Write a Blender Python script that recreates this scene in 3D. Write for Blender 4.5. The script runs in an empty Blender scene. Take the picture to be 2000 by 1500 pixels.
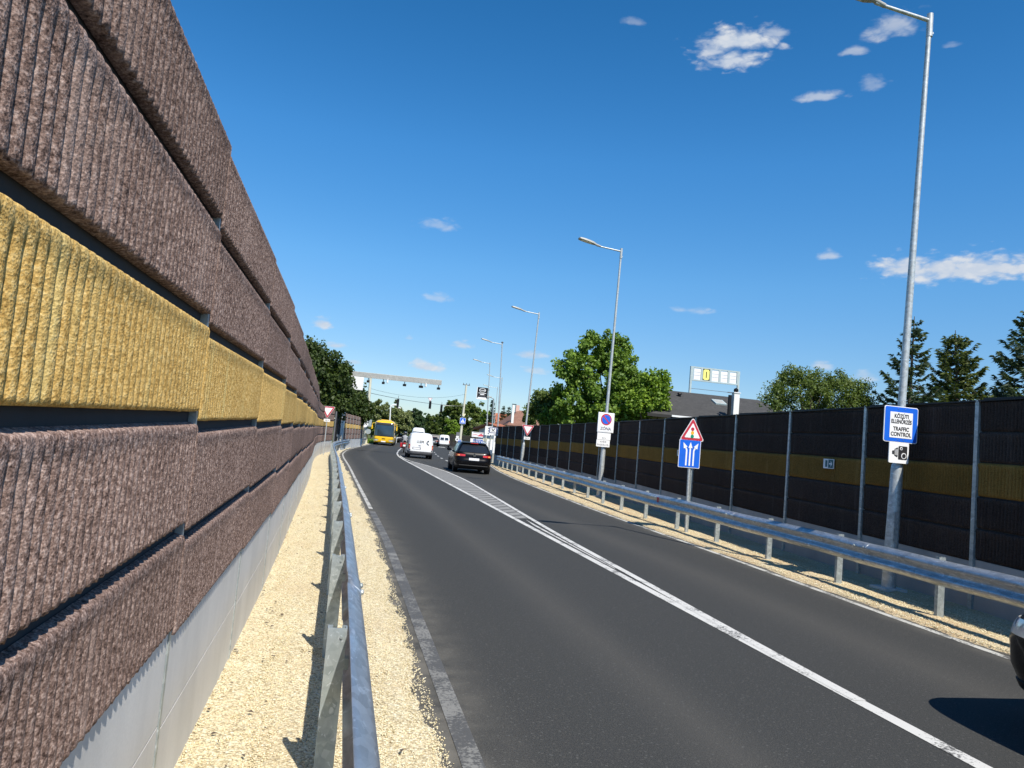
import bpy, math, random
import numpy as np
from mathutils import Vector, Matrix

# ------------------------------------------------------------------ camera, sky, sun, exposure
S = bpy.context.scene
COL = S.collection
H_EYE = 1.66
F_PX, CX, CY, ROLL, VP = 1480.0, 1000.0, 750.0, 0.088, (672.0, 836.0)

def _basis():
    d = np.array([(VP[0]-CX)/F_PX, (VP[1]-CY)/F_PX, 1.0]); d /= np.linalg.norm(d)
    p = np.array([(VP[0]+1000*math.cos(ROLL)-CX)/F_PX, (VP[1]+1000*math.sin(ROLL)-CY)/F_PX, 1.0])
    n = np.cross(d, p); n /= np.linalg.norm(n)
    up = -n if n[1] > 0 else n
    return np.array([np.cross(d, up), d, up])
RB = _basis()                                    # rows: world X, Y, Z seen from the camera

def ray(px, py):
    return RB @ np.array([(px-CX)/F_PX, (py-CY)/F_PX, 1.0])
def at(px, py, Y):                               # surveyed point at a chosen distance down the road
    r = ray(px, py); p = r*(Y/r[1]); return (p[0], Y, p[2]+H_EYE)
def gx(px, py, z=0.0):                           # surveyed point on the ground
    r = ray(px, py); p = r*((z-H_EYE)/r[2]); return (p[0], p[1])

cam_d = bpy.data.cameras.new('camera'); cam = bpy.data.objects.new('camera', cam_d); COL.objects.link(cam)
m = Matrix.Identity(4)
for i in range(3):
    m[i][0], m[i][1], m[i][2] = RB[i][0], -RB[i][1], -RB[i][2]
m[2][3] = H_EYE
cam.matrix_world = m
cam_d.sensor_width = 36.0; cam_d.lens = F_PX/2000*36; cam_d.clip_start = 0.05; cam_d.clip_end = 8000
S.camera = cam
S.render.resolution_x, S.render.resolution_y = 1024, 768

SUN_TO = Vector((-0.235, 0.745, -1.0)).normalized()
sun_d = bpy.data.lights.new('sun', 'SUN'); sun_d.energy = 4.8; sun_d.angle = math.radians(0.53); sun_d.color = (1.0, 0.945, 0.86)
sun = bpy.data.objects.new('sun', sun_d); COL.objects.link(sun)
sun.rotation_euler = SUN_TO.to_track_quat('-Z', 'Y').to_euler(); sun.location = (5, -20, 40)
SUN_EL = math.asin(-SUN_TO.z); SUN_AZ = math.atan2(-SUN_TO.x, -SUN_TO.y)

S.view_settings.view_transform = 'Standard'; S.view_settings.look = 'None'
S.view_settings.gamma = 1.0; S.view_settings.use_curve_mapping = False
S.view_settings.exposure = 0.35
S.cycles.max_bounces = 6; S.cycles.transparent_max_bounces = 8

W = bpy.data.worlds.new('World'); S.world = W; W.use_nodes = True
wt = W.node_tree; wt.nodes.clear()
def wn(t, **k):
    n = wt.nodes.new(t)
    for a, v in k.items(): setattr(n, a, v)
    return n
sky = wn('ShaderNodeTexSky', sky_type='NISHITA', sun_disc=False)
sky.sun_elevation = SUN_EL; sky.sun_rotation = SUN_AZ; sky.altitude = 150; sky.air_density = 0.95; sky.dust_density = 0.12; sky.ozone_density = 1.6
hsv = wn('ShaderNodeHueSaturation'); hsv.inputs['Saturation'].default_value = 1.40; hsv.inputs['Value'].default_value = 1.0
wt.links.new(sky.outputs[0], hsv.inputs['Color'])
bg = wn('ShaderNodeBackground'); bg.inputs[1].default_value = 0.125
tc = wn('ShaderNodeTexCoord')
sep = wn('ShaderNodeSeparateXYZ'); wt.links.new(tc.outputs['Generated'], sep.inputs[0])
er = wn('ShaderNodeValToRGB'); el = er.color_ramp.elements
for i_, (p_, v_) in enumerate(((0.0, .60), (.10, .72), (.22, .96), (.36, 1.06), (.62, .88), (1.0, .82))):
    e_ = el[i_] if i_ < 2 else el.new(p_)
    h_ = max(0.0, 1-p_/.16); e_.position = p_; e_.color = (v_*(1-.16*h_), v_*(1-.05*h_), v_*(1+.25*h_), 1)
wt.links.new(sep.outputs[2], er.inputs[0])
skm = wn('ShaderNodeMix', data_type='RGBA', blend_type='MULTIPLY'); skm.inputs[0].default_value = 1.0
wt.links.new(hsv.outputs[0], skm.inputs[6]); wt.links.new(er.outputs[0], skm.inputs[7])
wt.links.new(skm.outputs[2], bg.inputs[0])
mp = wn('ShaderNodeMapping'); mp.inputs['Scale'].default_value = (1.0, 1.0, 2.2)
wt.links.new(tc.outputs['Generated'], mp.inputs[0])
nz = wn('ShaderNodeTexNoise'); nz.inputs['Scale'].default_value = 26; nz.inputs['Detail'].default_value = 9; nz.inputs['Roughness'].default_value = 0.62; nz.inputs['Distortion'].default_value = 0.5
wt.links.new(mp.outputs[0], nz.inputs['Vector'])
vb = wn('ShaderNodeTexVoronoi', feature='F1'); vb.inputs['Scale'].default_value = 52; vb.inputs['Detail'].default_value = 1.0
dsn = wn('ShaderNodeTexNoise'); dsn.inputs['Scale'].default_value = 60; dsn.inputs['Detail'].default_value = 4
wt.links.new(mp.outputs[0], dsn.inputs['Vector'])
dm = wn('ShaderNodeMix', data_type='RGBA'); dm.inputs[0].default_value = .02; wt.links.new(mp.outputs[0], dm.inputs[6]); wt.links.new(dsn.outputs['Color'], dm.inputs[7]); wt.links.new(dm.outputs[2], vb.inputs['Vector'])
def wm(op, a, b):
    n = wn('ShaderNodeMath', operation=op)
    for i_, v_ in enumerate((a, b)):
        if isinstance(v_, (int, float)): n.inputs[i_].default_value = v_
        else: wt.links.new(v_, n.inputs[i_])
    return n.outputs[0]
billow = wm('ADD', wm('MULTIPLY', nz.outputs[0], .68), wm('MULTIPLY', wm('SUBTRACT', 1.0, vb.outputs['Distance']), .26))
CLOUDS = [(1440, 84, 105, 34, .95), (1432, 120, 84, 30, 1.0), (1395, 100, 60, 22, .8), (1512, 66, 48, 14, .6), (1748, 58, 70, 34, .55), (1600, 190, 56, 15, .6), (1705, 167, 36, 18, .32),
          (1668, 102, 36, 10, .5), (1240, 42, 30, 12, .3), (1900, 530, 235, 36, 1.1), (1765, 526, 80, 28, 1.0), (1840, 528, 110, 32, 1.0), (1620, 500, 30, 13, .65),
          (1350, 607, 46, 9, .38), (858, 441, 50, 16, .42), (858, 583, 38, 11, .38), (632, 633, 28, 15, .9), (655, 676, 34, 9, .7),
          (902, 675, 27, 10, .7), (1033, 694, 42, 11, .7), (830, 718, 46, 12, .85), (817, 706, 18, 6, .6), (690, 708, 20, 6, .5),
          (1045, 725, 32, 8, .45), (1605, 714, 34, 13, .6), (1690, 737, 30, 18, .5), (800, 660, 12, 6, .35), (1858, 88, 24, 8, .25)]
gt = bpy.data.node_groups.new('cloud', 'ShaderNodeTree')
for nm, ty in (('Dir', 'NodeSocketVector'), ('Noise', 'NodeSocketFloat'), ('Centre', 'NodeSocketVector'), ('Right', 'NodeSocketVector'), ('Up', 'NodeSocketVector'), ('Strength', 'NodeSocketFloat')):
    gt.interface.new_socket(nm, in_out='INPUT', socket_type=ty)
gt.interface.new_socket('Mask', in_out='OUTPUT', socket_type='NodeSocketFloat')
gi = gt.nodes.new('NodeGroupInput'); go = gt.nodes.new('NodeGroupOutput')
def gmath(op, a, b=None, c=None, clamp=False):
    n = gt.nodes.new('ShaderNodeMath'); n.operation = op; n.use_clamp = clamp
    for i, v in enumerate((a, b, c)):
        if v is None: continue
        if isinstance(v, (int, float)): n.inputs[i].default_value = v
        else: gt.links.new(v, n.inputs[i])
    return n.outputs[0]
def gdot(a, b):
    n = gt.nodes.new('ShaderNodeVectorMath'); n.operation = 'DOT_PRODUCT'
    gt.links.new(a, n.inputs[0]); gt.links.new(b, n.inputs[1]); return n.outputs['Value']
c_ = gdot(gi.outputs['Dir'], gi.outputs['Centre'])
cc = gmath('MAXIMUM', c_, 0.2)
u_ = gmath('DIVIDE', gdot(gi.outputs['Dir'], gi.outputs['Right']), cc)
v_ = gmath('DIVIDE', gdot(gi.outputs['Dir'], gi.outputs['Up']), cc)
below = gmath('MULTIPLY', gmath('MINIMUM', v_, 0.0), 0.7)
v_ = gmath('ADD', v_, below)
e_ = gmath('SQRT', gmath('ADD', gmath('MULTIPLY', u_, u_), gmath('MULTIPLY', v_, v_)))
k_ = gmath('ADD', gmath('MULTIPLY', gmath('SUBTRACT', 1.05, e_), 1.35), gmath('MULTIPLY', gmath('SUBTRACT', gi.outputs['Noise'], 0.435), 2.9))
near = gmath('SUBTRACT', 1.45, e_, clamp=True)
k2 = gt.nodes.new('ShaderNodeMapRange'); k2.interpolation_type = 'SMOOTHSTEP'
gt.links.new(k_, k2.inputs['Value']); k2.inputs['From Min'].default_value = 0.0; k2.inputs['From Max'].default_value = 1.1
near2 = gmath('MULTIPLY', near, 2.6, clamp=True)
msk = gmath('MULTIPLY', gmath('MULTIPLY', k2.outputs[0], near2), gi.outputs['Strength'])
msk = gmath('MULTIPLY', msk, gmath('GREATER_THAN', c_, 0.5))
gt.links.new(msk, go.inputs['Mask'])
acc = None
for px, py, hw, hh, st in CLOUDS:
    d = Vector(ray(px, py)).normalized(); r = d.cross(Vector((0, 0, 1))).normalized(); up = r.cross(d).normalized()
    def tang(q):
        q = Vector(q); return q/q.dot(d)
    a = abs(tang(ray(px+hw, py+hw*ROLL)).dot(r)); b = abs(tang(ray(px+hh*1.25*ROLL, py-hh*1.25)).dot(up))
    g = wn('ShaderNodeGroup'); g.node_tree = gt
    wt.links.new(tc.outputs['Generated'], g.inputs['Dir']); wt.links.new(billow, g.inputs['Noise'])
    g.inputs['Centre'].default_value = d; g.inputs['Right'].default_value = r/a; g.inputs['Up'].default_value = up/b; g.inputs['Strength'].default_value = st
    if acc is None: acc = g.outputs[0]
    else:
        mx = wn('ShaderNodeMath', operation='MAXIMUM'); wt.links.new(acc, mx.inputs[0]); wt.links.new(g.outputs[0], mx.inputs[1]); acc = mx.outputs[0]
cbg = wn('ShaderNodeBackground'); cbg.inputs[1].default_value = 0.66
cr = wn('ShaderNodeValToRGB'); cr.color_ramp.elements[0].position = 0.35; cr.color_ramp.elements[0].color = (.72, .8, .92, 1); cr.color_ramp.elements[1].position = .7; cr.color_ramp.elements[1].color = (1, 1, 1, 1)
wt.links.new(billow, cr.inputs[0]); wt.links.new(cr.outputs[0], cbg.inputs[0])
cl = wn('ShaderNodeClamp'); cl.inputs['Max'].default_value = 0.93; wt.links.new(acc, cl.inputs[0])
mxs = wn('ShaderNodeMixShader'); wt.links.new(cl.outputs[0], mxs.inputs[0]); wt.links.new(bg.outputs[0], mxs.inputs[1]); wt.links.new(cbg.outputs[0], mxs.inputs[2])
wo = wn('ShaderNodeOutputWorld'); wt.links.new(mxs.outputs[0], wo.inputs[0])

# ------------------------------------------------------------------ helpers: objects
def tag(o, label=None, cat=None, group=None, kind=None):
    if label: o['label'] = label
    if cat: o['category'] = cat
    if group: o['group'] = group
    if kind: o['kind'] = kind
    return o
def thing(name, label, cat, loc=(0, 0, 0), rz=0.0, group=None):
    o = bpy.data.objects.new(name, None); COL.objects.link(o); o.empty_display_size = .2
    o.location = loc; o.rotation_euler = (0, 0, rz)
    return tag(o, label, cat, group)
def link(name, me, mat=None, parent=None, loc=None, rz=None):
    o = bpy.data.objects.new(name, me); COL.objects.link(o)
    if mat is not None and not me.materials: me.materials.append(mat)
    if parent is not None: o.parent = parent
    if loc is not None: o.location = loc
    if rz is not None: o.rotation_euler = (0, 0, rz)
    return o
def kids(o): return [c for c in bpy.data.objects if c.parent == o]
def dup(root, loc, rz=0.0, label=None, group=None):
    r = root.copy(); COL.objects.link(r); r.location = loc; r.rotation_euler = (0, 0, rz)
    if label: r['label'] = label
    if group: r['group'] = group
    for ch in kids(root):
        c = ch.copy(); COL.objects.link(c); c.parent = r
        for g in kids(ch):
            d = g.copy(); COL.objects.link(d); d.parent = c
    return r
def np_mesh(name, V, Q, mat=None, smooth=False, attrs=None):
    V = np.asarray(V, np.float32); Q = np.asarray(Q, np.int32)
    me = bpy.data.meshes.new(name); k = Q.shape[1]
    me.vertices.add(len(V)); me.vertices.foreach_set('co', V.ravel())
    me.loops.add(Q.size); me.loops.foreach_set('vertex_index', Q.ravel())
    me.polygons.add(len(Q)); me.polygons.foreach_set('loop_start', np.arange(0, Q.size, k, dtype=np.int32))
    if smooth: me.polygons.foreach_set('use_smooth', np.ones(len(Q), bool))
    for an, av in (attrs or {}).items():
        at_ = me.attributes.new(an, 'FLOAT', 'POINT'); at_.data.foreach_set('value', np.asarray(av, np.float32))
    me.update(calc_edges=True)
    if mat is not None: me.materials.append(mat)
    return me
def grid_quads(nu, nv, wrap=False):              # vertices stored [v][u]
    q = []
    uu = nu if wrap else nu-1
    for j in range(nv-1):
        for i in range(uu):
            a = j*nu+i; b = j*nu+(i+1) % nu
            q.append((a, b, b+nu, a+nu))
    return q
class MB:
    def __init__(s): s.v = []; s.f = []
    def add(s, vs, fs):
        n = len(s.v); s.v += [tuple(map(float, v)) for v in vs]; s.f += [tuple(i+n for i in f) for f in fs]; return s
    def box(s, c, d, rz=0.0):
        x, y, z = d[0]/2, d[1]/2, d[2]/2; ca, sa = math.cos(rz), math.sin(rz)
        vs = [(c[0]+a*x*ca-b*y*sa, c[1]+a*x*sa+b*y*ca, c[2]+e*z) for a, b, e in ((-1,-1,-1),(1,-1,-1),(1,1,-1),(-1,1,-1),(-1,-1,1),(1,-1,1),(1,1,1),(-1,1,1))]
        return s.add(vs, [(3,2,1,0),(4,5,6,7),(0,1,5,4),(1,2,6,5),(2,3,7,6),(3,0,4,7)])
    def tube(s, pts, rad, seg=10, caps=True):
        pts = [Vector(p) for p in pts]; rad = rad if isinstance(rad, (list, tuple)) else [rad]*len(pts)
        vs = []; n = len(pts); prev = None
        for i, p in enumerate(pts):
            t = (pts[min(i+1, n-1)]-pts[max(i-1, 0)]).normalized()
            ref = prev if prev is not None else (Vector((1, 0, 0)) if abs(t.x) < .9 else Vector((0, 1, 0)))
            a = (ref-t*ref.dot(t)).normalized(); b = t.cross(a); prev = a
            for k in range(seg):
                an = 2*math.pi*k/seg; vs.append(p+(a*math.cos(an)+b*math.sin(an))*rad[i])
        fs = [(j*seg+k, j*seg+(k+1) % seg, (j+1)*seg+(k+1) % seg, (j+1)*seg+k) for j in range(n-1) for k in range(seg)]
        if caps: fs += [tuple(range(seg))[::-1], tuple((n-1)*seg+k for k in range(seg))]
        return s.add(vs, fs)
    def prism(s, pts, y0, y1):                   # polygon in local x, z, extruded along y
        n = len(pts)
        vs = [(p[0], y0, p[1]) for p in pts]+[(p[0], y1, p[1]) for p in pts]
        return s.add(vs, [tuple(range(n)), tuple(range(2*n-1, n-1, -1))]+[(i+n, (i+1) % n+n, (i+1) % n, i) for i in range(n)])
    def flat(s, pts, z0, z1):                    # polygon in x, y, extruded along z
        n = len(pts)
        vs = [(p[0], p[1], z0) for p in pts]+[(p[0], p[1], z1) for p in pts]
        return s.add(vs, [tuple(range(n-1, -1, -1)), tuple(range(n, 2*n))]+[(i, (i+1) % n, (i+1) % n+n, i+n) for i in range(n)])
    def lathe(s, prof, c=(0, 0, 0), axis='z', seg=20):
        vs = []
        for r, h in prof:
            for k in range(seg):
                a = 2*math.pi*k/seg; x, y = r*math.cos(a), r*math.sin(a)
                vs.append((c[0]+x, c[1]+y, c[2]+h) if axis == 'z' else ((c[0]+h, c[1]+x, c[2]+y) if axis == 'x' else (c[0]+x, c[1]+h, c[2]+y)))
        n = len(prof)
        fs = [(j*seg+k, j*seg+(k+1) % seg, (j+1)*seg+(k+1) % seg, (j+1)*seg+k) for j in range(n-1) for k in range(seg)]
        fs += [tuple(range(seg))[::-1], tuple((n-1)*seg+k for k in range(seg))]
        return s.add(vs, fs)
    def mesh(s, name, mat=None, smooth=False, bevel=None):
        me = bpy.data.meshes.new(name); me.from_pydata(s.v, [], s.f); me.update()
        if mat is not None: me.materials.append(mat)
        if smooth: me.polygons.foreach_set('use_smooth', [True]*len(me.polygons))
        return me
    def build(s, name, mat, parent=None, smooth=False, bevel=0.0, loc=None, rz=None):
        o = link(name, s.mesh(name, mat, smooth), None, parent, loc, rz)
        if smooth or bevel:
            pass
        if smooth: auto_smooth(o)
        if bevel:
            b = o.modifiers.new('bevel', 'BEVEL'); b.width = bevel; b.segments = 2; b.limit_method = 'ANGLE'; b.angle_limit = .7
        return o
def auto_smooth(o, ang=0.7):                     # sharp edges by angle, kept in the mesh
    me = o.data
    import bmesh
    bm = bmesh.new(); bm.from_mesh(me)
    bmesh.ops.recalc_face_normals(bm, faces=bm.faces)
    for e in bm.edges:
        if len(e.link_faces) == 2 and e.calc_face_angle(0) > ang: e.smooth = False
    bm.to_mesh(me); bm.free()
def text_part(name, body, size, mat, parent, loc, thick=.002, rz=0.0, sx=1.0, align='CENTER', space=1.0, bold=.012):
    cu = bpy.data.curves.new('lettering', 'FONT'); cu.body = body; cu.size = size; cu.align_x = align; cu.align_y = 'CENTER'; cu.extrude = thick/2; cu.space_line = space; cu.offset = size*bold
    o = bpy.data.objects.new('lettering', cu); COL.objects.link(o)
    dg = bpy.context.evaluated_depsgraph_get()
    me = bpy.data.meshes.new_from_object(o.evaluated_get(dg))
    bpy.data.objects.remove(o); bpy.data.curves.remove(cu)
    me.transform(Matrix(((sx, 0, 0, 0), (0, 0, -1, 0), (0, 1, 0, 0), (0, 0, 0, 1))))
    me.materials.clear(); me.materials.append(mat)
    return link(name, me, None, parent, loc, rz)
def interp(poly, y):
    ys = [p[1] for p in poly]; xs = [p[0] for p in poly]
    return float(np.interp(y, ys, xs))
def smooth_poly(poly, step=1.0):                 # x as a smooth function of y (monotone ys)
    ys = np.array([p[1] for p in poly], float); xs = np.array([p[0] for p in poly], float)
    yy = np.arange(ys[0], ys[-1]+1e-6, step); xx = np.interp(yy, ys, xs)
    k = max(1, int(round(3.0/step))); ker = np.hanning(2*k+3)[1:-1]; ker /= ker.sum()
    xp = np.concatenate([np.full(k, xx[0])+(np.arange(-k, 0)*(xx[1]-xx[0])), xx, np.full(k, xx[-1])+(np.arange(1, k+1)*(xx[-1]-xx[-2]))])
    xx = np.convolve(xp, ker, 'valid')
    return [(float(a), float(b)) for a, b in zip(xx, yy)]

# ------------------------------------------------------------------ materials
class NT:
    def __init__(s, name):
        s.m = bpy.data.materials.new(name); s.m.use_nodes = True; s.t = s.m.node_tree; s.t.nodes.clear()
        s.out = s.n('ShaderNodeOutputMaterial'); s.b = s.n('ShaderNodeBsdfPrincipled'); s.l(s.b.outputs[0], s.out.inputs[0])
        s._tc = None
    def n(s, t, **k):
        n = s.t.nodes.new(t)
        for a, v in k.items(): setattr(n, a, v)
        return n
    def l(s, a, b): s.t.links.new(a, b)
    def co(s, which='Object', scale=None):
        if s._tc is None: s._tc = s.n('ShaderNodeTexCoord')
        o = s._tc.outputs[which]
        if which == 'World':
            pass
        if scale:
            mpn = s.n('ShaderNodeMapping'); mpn.inputs['Scale'].default_value = scale; s.l(o, mpn.inputs[0]); return mpn.outputs[0]
        return o
    def pos(s, scale=None):
        g = s.n('ShaderNodeNewGeometry'); o = g.outputs['Position']
        if scale:
            mpn = s.n('ShaderNodeMapping'); mpn.inputs['Scale'].default_value = scale; s.l(o, mpn.inputs[0]); return mpn.outputs[0]
        return o
    def noise(s, vec, scale, detail=4, rough=.55, dist=0):
        n = s.n('ShaderNodeTexNoise'); n.inputs['Scale'].default_value = scale; n.inputs['Detail'].default_value = detail; n.inputs['Roughness'].default_value = rough; n.inputs['Distortion'].default_value = dist
        s.l(vec, n.inputs['Vector']); return n.outputs[0]
    def voro(s, vec, scale, feature='F1', out='Distance'):
        n = s.n('ShaderNodeTexVoronoi'); n.feature = feature; n.inputs['Scale'].default_value = scale; s.l(vec, n.inputs['Vector']); return n.outputs[out]
    def ramp(s, f, stops):
        n = s.n('ShaderNodeValToRGB'); e = n.color_ramp.elements
        while len(e) < len(stops): e.new(.5)
        for i, (p, c) in enumerate(stops):
            e[i].position = p; e[i].color = (c[0], c[1], c[2], 1) if not isinstance(c, (int, float)) else (c, c, c, 1)
        s.l(f, n.inputs[0]); return n.outputs[0]
    def mix(s, f, a, b, mode='MIX'):
        n = s.n('ShaderNodeMix', data_type='RGBA', blend_type=mode)
        for sock, v in ((n.inputs[0], f), (n.inputs[6], a), (n.inputs[7], b)):
            if isinstance(v, (int, float)): sock.default_value = v
            elif isinstance(v, tuple): sock.default_value = (*v[:3], 1)
            else: s.l(v, sock)
        return n.outputs[2]
    def math(s, op, a, b=None, clamp=False):
        n = s.n('ShaderNodeMath', operation=op, use_clamp=clamp)
        for i, v in enumerate((a, b)):
            if v is None: continue
            if isinstance(v, (int, float)): n.inputs[i].default_value = v
            else: s.l(v, n.inputs[i])
        return n.outputs[0]
    def attr(s, name):
        n = s.n('ShaderNodeAttribute'); n.attribute_name = name; return n.outputs['Fac']
    def bump(s, h, strength=.5, dist=.01):
        n = s.n('ShaderNodeBump'); n.inputs['Strength'].default_value = strength; n.inputs['Distance'].default_value = dist
        s.l(h, n.inputs['Height']); s.l(n.outputs[0], s.b.inputs['Normal'])
    def base(s, c):
        if isinstance(c, tuple): s.b.inputs['Base Color'].default_value = (*c[:3], 1)
        else: s.l(c, s.b.inputs['Base Color'])
    def set(s, rough=None, metal=None, spec=None, coat=None):
        if rough is not None:
            if isinstance(rough, (int, float)): s.b.inputs['Roughness'].default_value = rough
            else: s.l(rough, s.b.inputs['Roughness'])
        if metal is not None: s.b.inputs['Metallic'].default_value = metal
        if spec is not None: s.b.inputs['Specular IOR Level'].default_value = spec
        if coat is not None: s.b.inputs['Coat Weight'].default_value = coat; s.b.inputs['Coat Roughness'].default_value = .04
        return s

def plain(name, col, rough=.5, metal=0.0, var=.12, scale=6.0, spec=.5, coat=None, bump=None):
    t = NT(name); n = t.noise(t.co(), scale, 5)
    c1 = tuple(v*(1-var) for v in col); c2 = tuple(min(1, v*(1+var)) for v in col)
    t.base(t.ramp(n, [(.3, c1), (.7, c2)])); t.set(rough, metal, spec, coat)
    if bump: t.bump(t.noise(t.co(), bump[0], 6), bump[1], bump[2])
    return t.m

def asphalt_mat():
    t = NT('asphalt'); p = t.pos()
    lat = t.attr('lat')
    wob = t.noise(t.pos((.5, .06, 1)), 1.0, 3)
    ph = t.math('ADD', lat, t.math('MULTIPLY', t.math('SUBTRACT', wob, .5), .5))
    band = t.ramp(t.math('DIVIDE', ph, 6.3), [(0, .55), (.065, .5), (.14, .05), (.20, .18), (.275, 1.0), (.36, .12), (.48, .1), (.60, .12), (.73, .95), (.83, .2), (.95, .4)])
    big = t.noise(t.pos((.6, .12, 1)), 1.0, 4, .6)
    f = t.math('ADD', t.math('MULTIPLY', band, .75), t.math('MULTIPLY', big, .35))
    c = t.ramp(f, [(.15, (.023, .026, .027)), (.45, (.033, .035, .035)), (1.0, (.075, .072, .065))])
    sp = t.noise(p, 130, 3, .7)
    sp2 = t.noise(p, 55, 3, .65)
    c = t.mix(t.ramp(sp, [(.32, 0.0), (.5, .45), (.72, 1.0)]), t.mix(.65, c, (.012, .013, .014)), t.mix(.42, c, (.15, .145, .13)))
    c = t.mix(t.ramp(sp2, [(.54, 0.0), (.72, .65)]), c, (.105, .10, .088))
    vo = t.voro(p, 22); fl = t.ramp(vo, [(.12, 1.0), (.20, 0.0)])
    c = t.mix(t.math('MULTIPLY', fl, .22), c, (.20, .20, .19))
    edge = t.attr('edge')                        # dusty strip along the gravel
    c = t.mix(t.math('MULTIPLY', edge, t.ramp(t.noise(p, 3.5, 6), [(.35, .1), (.65, .8)])), c, (.20, .185, .155))
    t.base(c); t.set(.82, spec=.2)
    t.bump(t.math('ADD', sp, t.math('MULTIPLY', sp2, .6)), .55, .006)
    return t.m
def paint_mat(name, wear, col=(.78, .77, .73)):
    t = NT(name); p = t.pos()
    n = t.noise(p, 45, 5, .7); n2 = t.noise(p, 3.0, 4, .6); n3 = t.noise(p, 240, 2)
    w = t.math('ADD', t.math('MULTIPLY', n, .6), t.math('MULTIPLY', n2, .55))
    msk = t.ramp(w, [(wear, 0.0), (wear+.07, 1.0)])
    wc = t.ramp(n3, [(.3, tuple(v*.78 for v in col)), (.7, col)])
    t.base(t.mix(msk, (.085, .083, .078), wc)); t.set(.65, spec=.4); t.bump(n3, .3, .003)
    return t.m
def gravel_mat(name, dust=0.0, tan=(.60, .47, .29), amt=.5):
    t = NT(name); p = t.pos()
    nd = t.noise(p, 60, 2)
    cell = t.n('ShaderNodeTexVoronoi'); cell.inputs['Scale'].default_value = 78; t.l(p, cell.inputs['Vector'])
    cell2 = t.n('ShaderNodeTexVoronoi'); cell2.inputs['Scale'].default_value = 34; t.l(p, cell2.inputs['Vector'])
    sepc = t.n('ShaderNodeSeparateColor'); t.l(cell.outputs['Color'], sepc.inputs[0])
    c = t.ramp(sepc.outputs[0], [(0.0, (.40, .31, .18)), (.3, (.62, .52, .32)), (.75, (.76, .67, .45)), (1.0, (.85, .79, .60))])
    big = t.noise(t.pos((1, .5, 1)), 1.7, 4)
    c = t.mix(t.ramp(big, [(.45, amt*.0+max(0, amt-.5)), (.7, amt)]), c, tan)
    gap = t.ramp(cell.outputs['Distance'], [(.40, 1.0), (.85, .50)])
    c = t.mix(1.0, c, gap, 'MULTIPLY')
    deb = t.ramp(t.voro(t.pos((1, 1, 1)), 9), [(.035, 1.0), (.06, 0.0)])
    c = t.mix(t.math('MULTIPLY', deb, .6), c, (.16, .10, .05))
    t.base(c); t.set(.95, spec=.2)
    h = t.math('SUBTRACT', t.math('MULTIPLY', t.math('SUBTRACT', 1.0, cell.outputs['Distance']), .7), t.math('MULTIPLY', cell2.outputs['Distance'], -.2))
    t.bump(h, .7, .009)
    return t.m
def stone_mat():
    t = NT('limestone_chips'); a = t.attr('tint')
    t.base(t.ramp(a, [(0, (.34, .26, .14)), (.3, (.62, .52, .31)), (.75, (.78, .69, .46)), (1, (.86, .80, .62))])); t.set(.9, spec=.2)
    return t.m
def acoustic_mat(name, lo, mid, hi):             # wood-fibre concrete, coarse grain
    t = NT(name); oi = t.n('ShaderNodeObjectInfo')
    p = t.pos()
    n = t.noise(p, 72, 4, .68); n2 = t.noise(p, 190, 3, .6); n3 = t.noise(t.pos((1, .35, .5)), 3.0, 4, .6)
    g = t.math('ADD', t.math('MULTIPLY', n, .65), t.math('MULTIPLY', n2, .35))
    c = t.ramp(g, [(.37, lo), (.5, mid), (.64, hi)])
    v = t.math('ADD', t.math('MULTIPLY', oi.outputs['Random'], .34), t.math('MULTIPLY', n3, .5))
    c = t.mix(1.0, c, t.ramp(v, [(.1, .70), (.65, 1.2)]), 'MULTIPLY')
    st = t.noise(t.pos((2.2, 2.2, .22)), 2.6, 5, .65)
    c = t.mix(t.ramp(st, [(.56, 0.0), (.76, .30)]), c, tuple(min(.8, q*1.25+.05) for q in hi)); c = t.mix(t.ramp(st, [(.25, .35), (.42, 0.0)]), c, lo)
    t.base(c); t.set(.97, spec=.12)
    vo = t.voro(p, 150)
    t.bump(t.math('ADD', g, t.math('MULTIPLY', vo, .4)), .6, .007)
    return t.m
def concrete_mat(name, col, joints=False):
    t = NT(name); p = t.pos()
    n = t.noise(t.pos((1, 1, .35)), 2.2, 6, .6); n2 = t.noise(p, 70, 4)
    c = t.ramp(n, [(.3, tuple(v*.84 for v in col)), (.7, tuple(v*1.08 for v in col))])
    c = t.mix(t.ramp(n2, [(.3, 0.0), (.7, .12)]), c, tuple(v*.6 for v in col))
    t.base(c); t.set(.85, spec=.3); t.bump(n2, .25, .003)
    return t.m
def galv_mat(name, col=(.42, .46, .49), rough=.42, streak=True, metal=.75):
    t = NT(name); p = t.pos()
    v = t.voro(t.pos((1, .5, 1)), 26, out='Color'); sp = t.n('ShaderNodeSeparateColor'); t.l(v, sp.inputs[0])
    n = t.noise(t.pos((6, 1.6, 6)), 1.6, 5, .65, 1.0)
    c = t.ramp(n, [(.3, tuple(x*.78 for x in col)), (.55, col), (.72, tuple(min(1, x*1.35) for x in col))])
    c = t.mix(.22, c, t.ramp(sp.outputs[0], [(0, .2), (1, .85)]))
    sk = t.noise(t.pos((9, 3.2, 9)), 2.4, 3, .5, 1.6); c = t.mix(t.ramp(sk, [(.60, 0.0), (.68, .45)]), c, (.80, .84, .88))
    t.base(c); t.set(t.ramp(n, [(.3, rough*1.2), (.7, rough*.8)]), metal); t.bump(t.noise(p, 30, 3), .15, .002)
    return t.m
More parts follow.
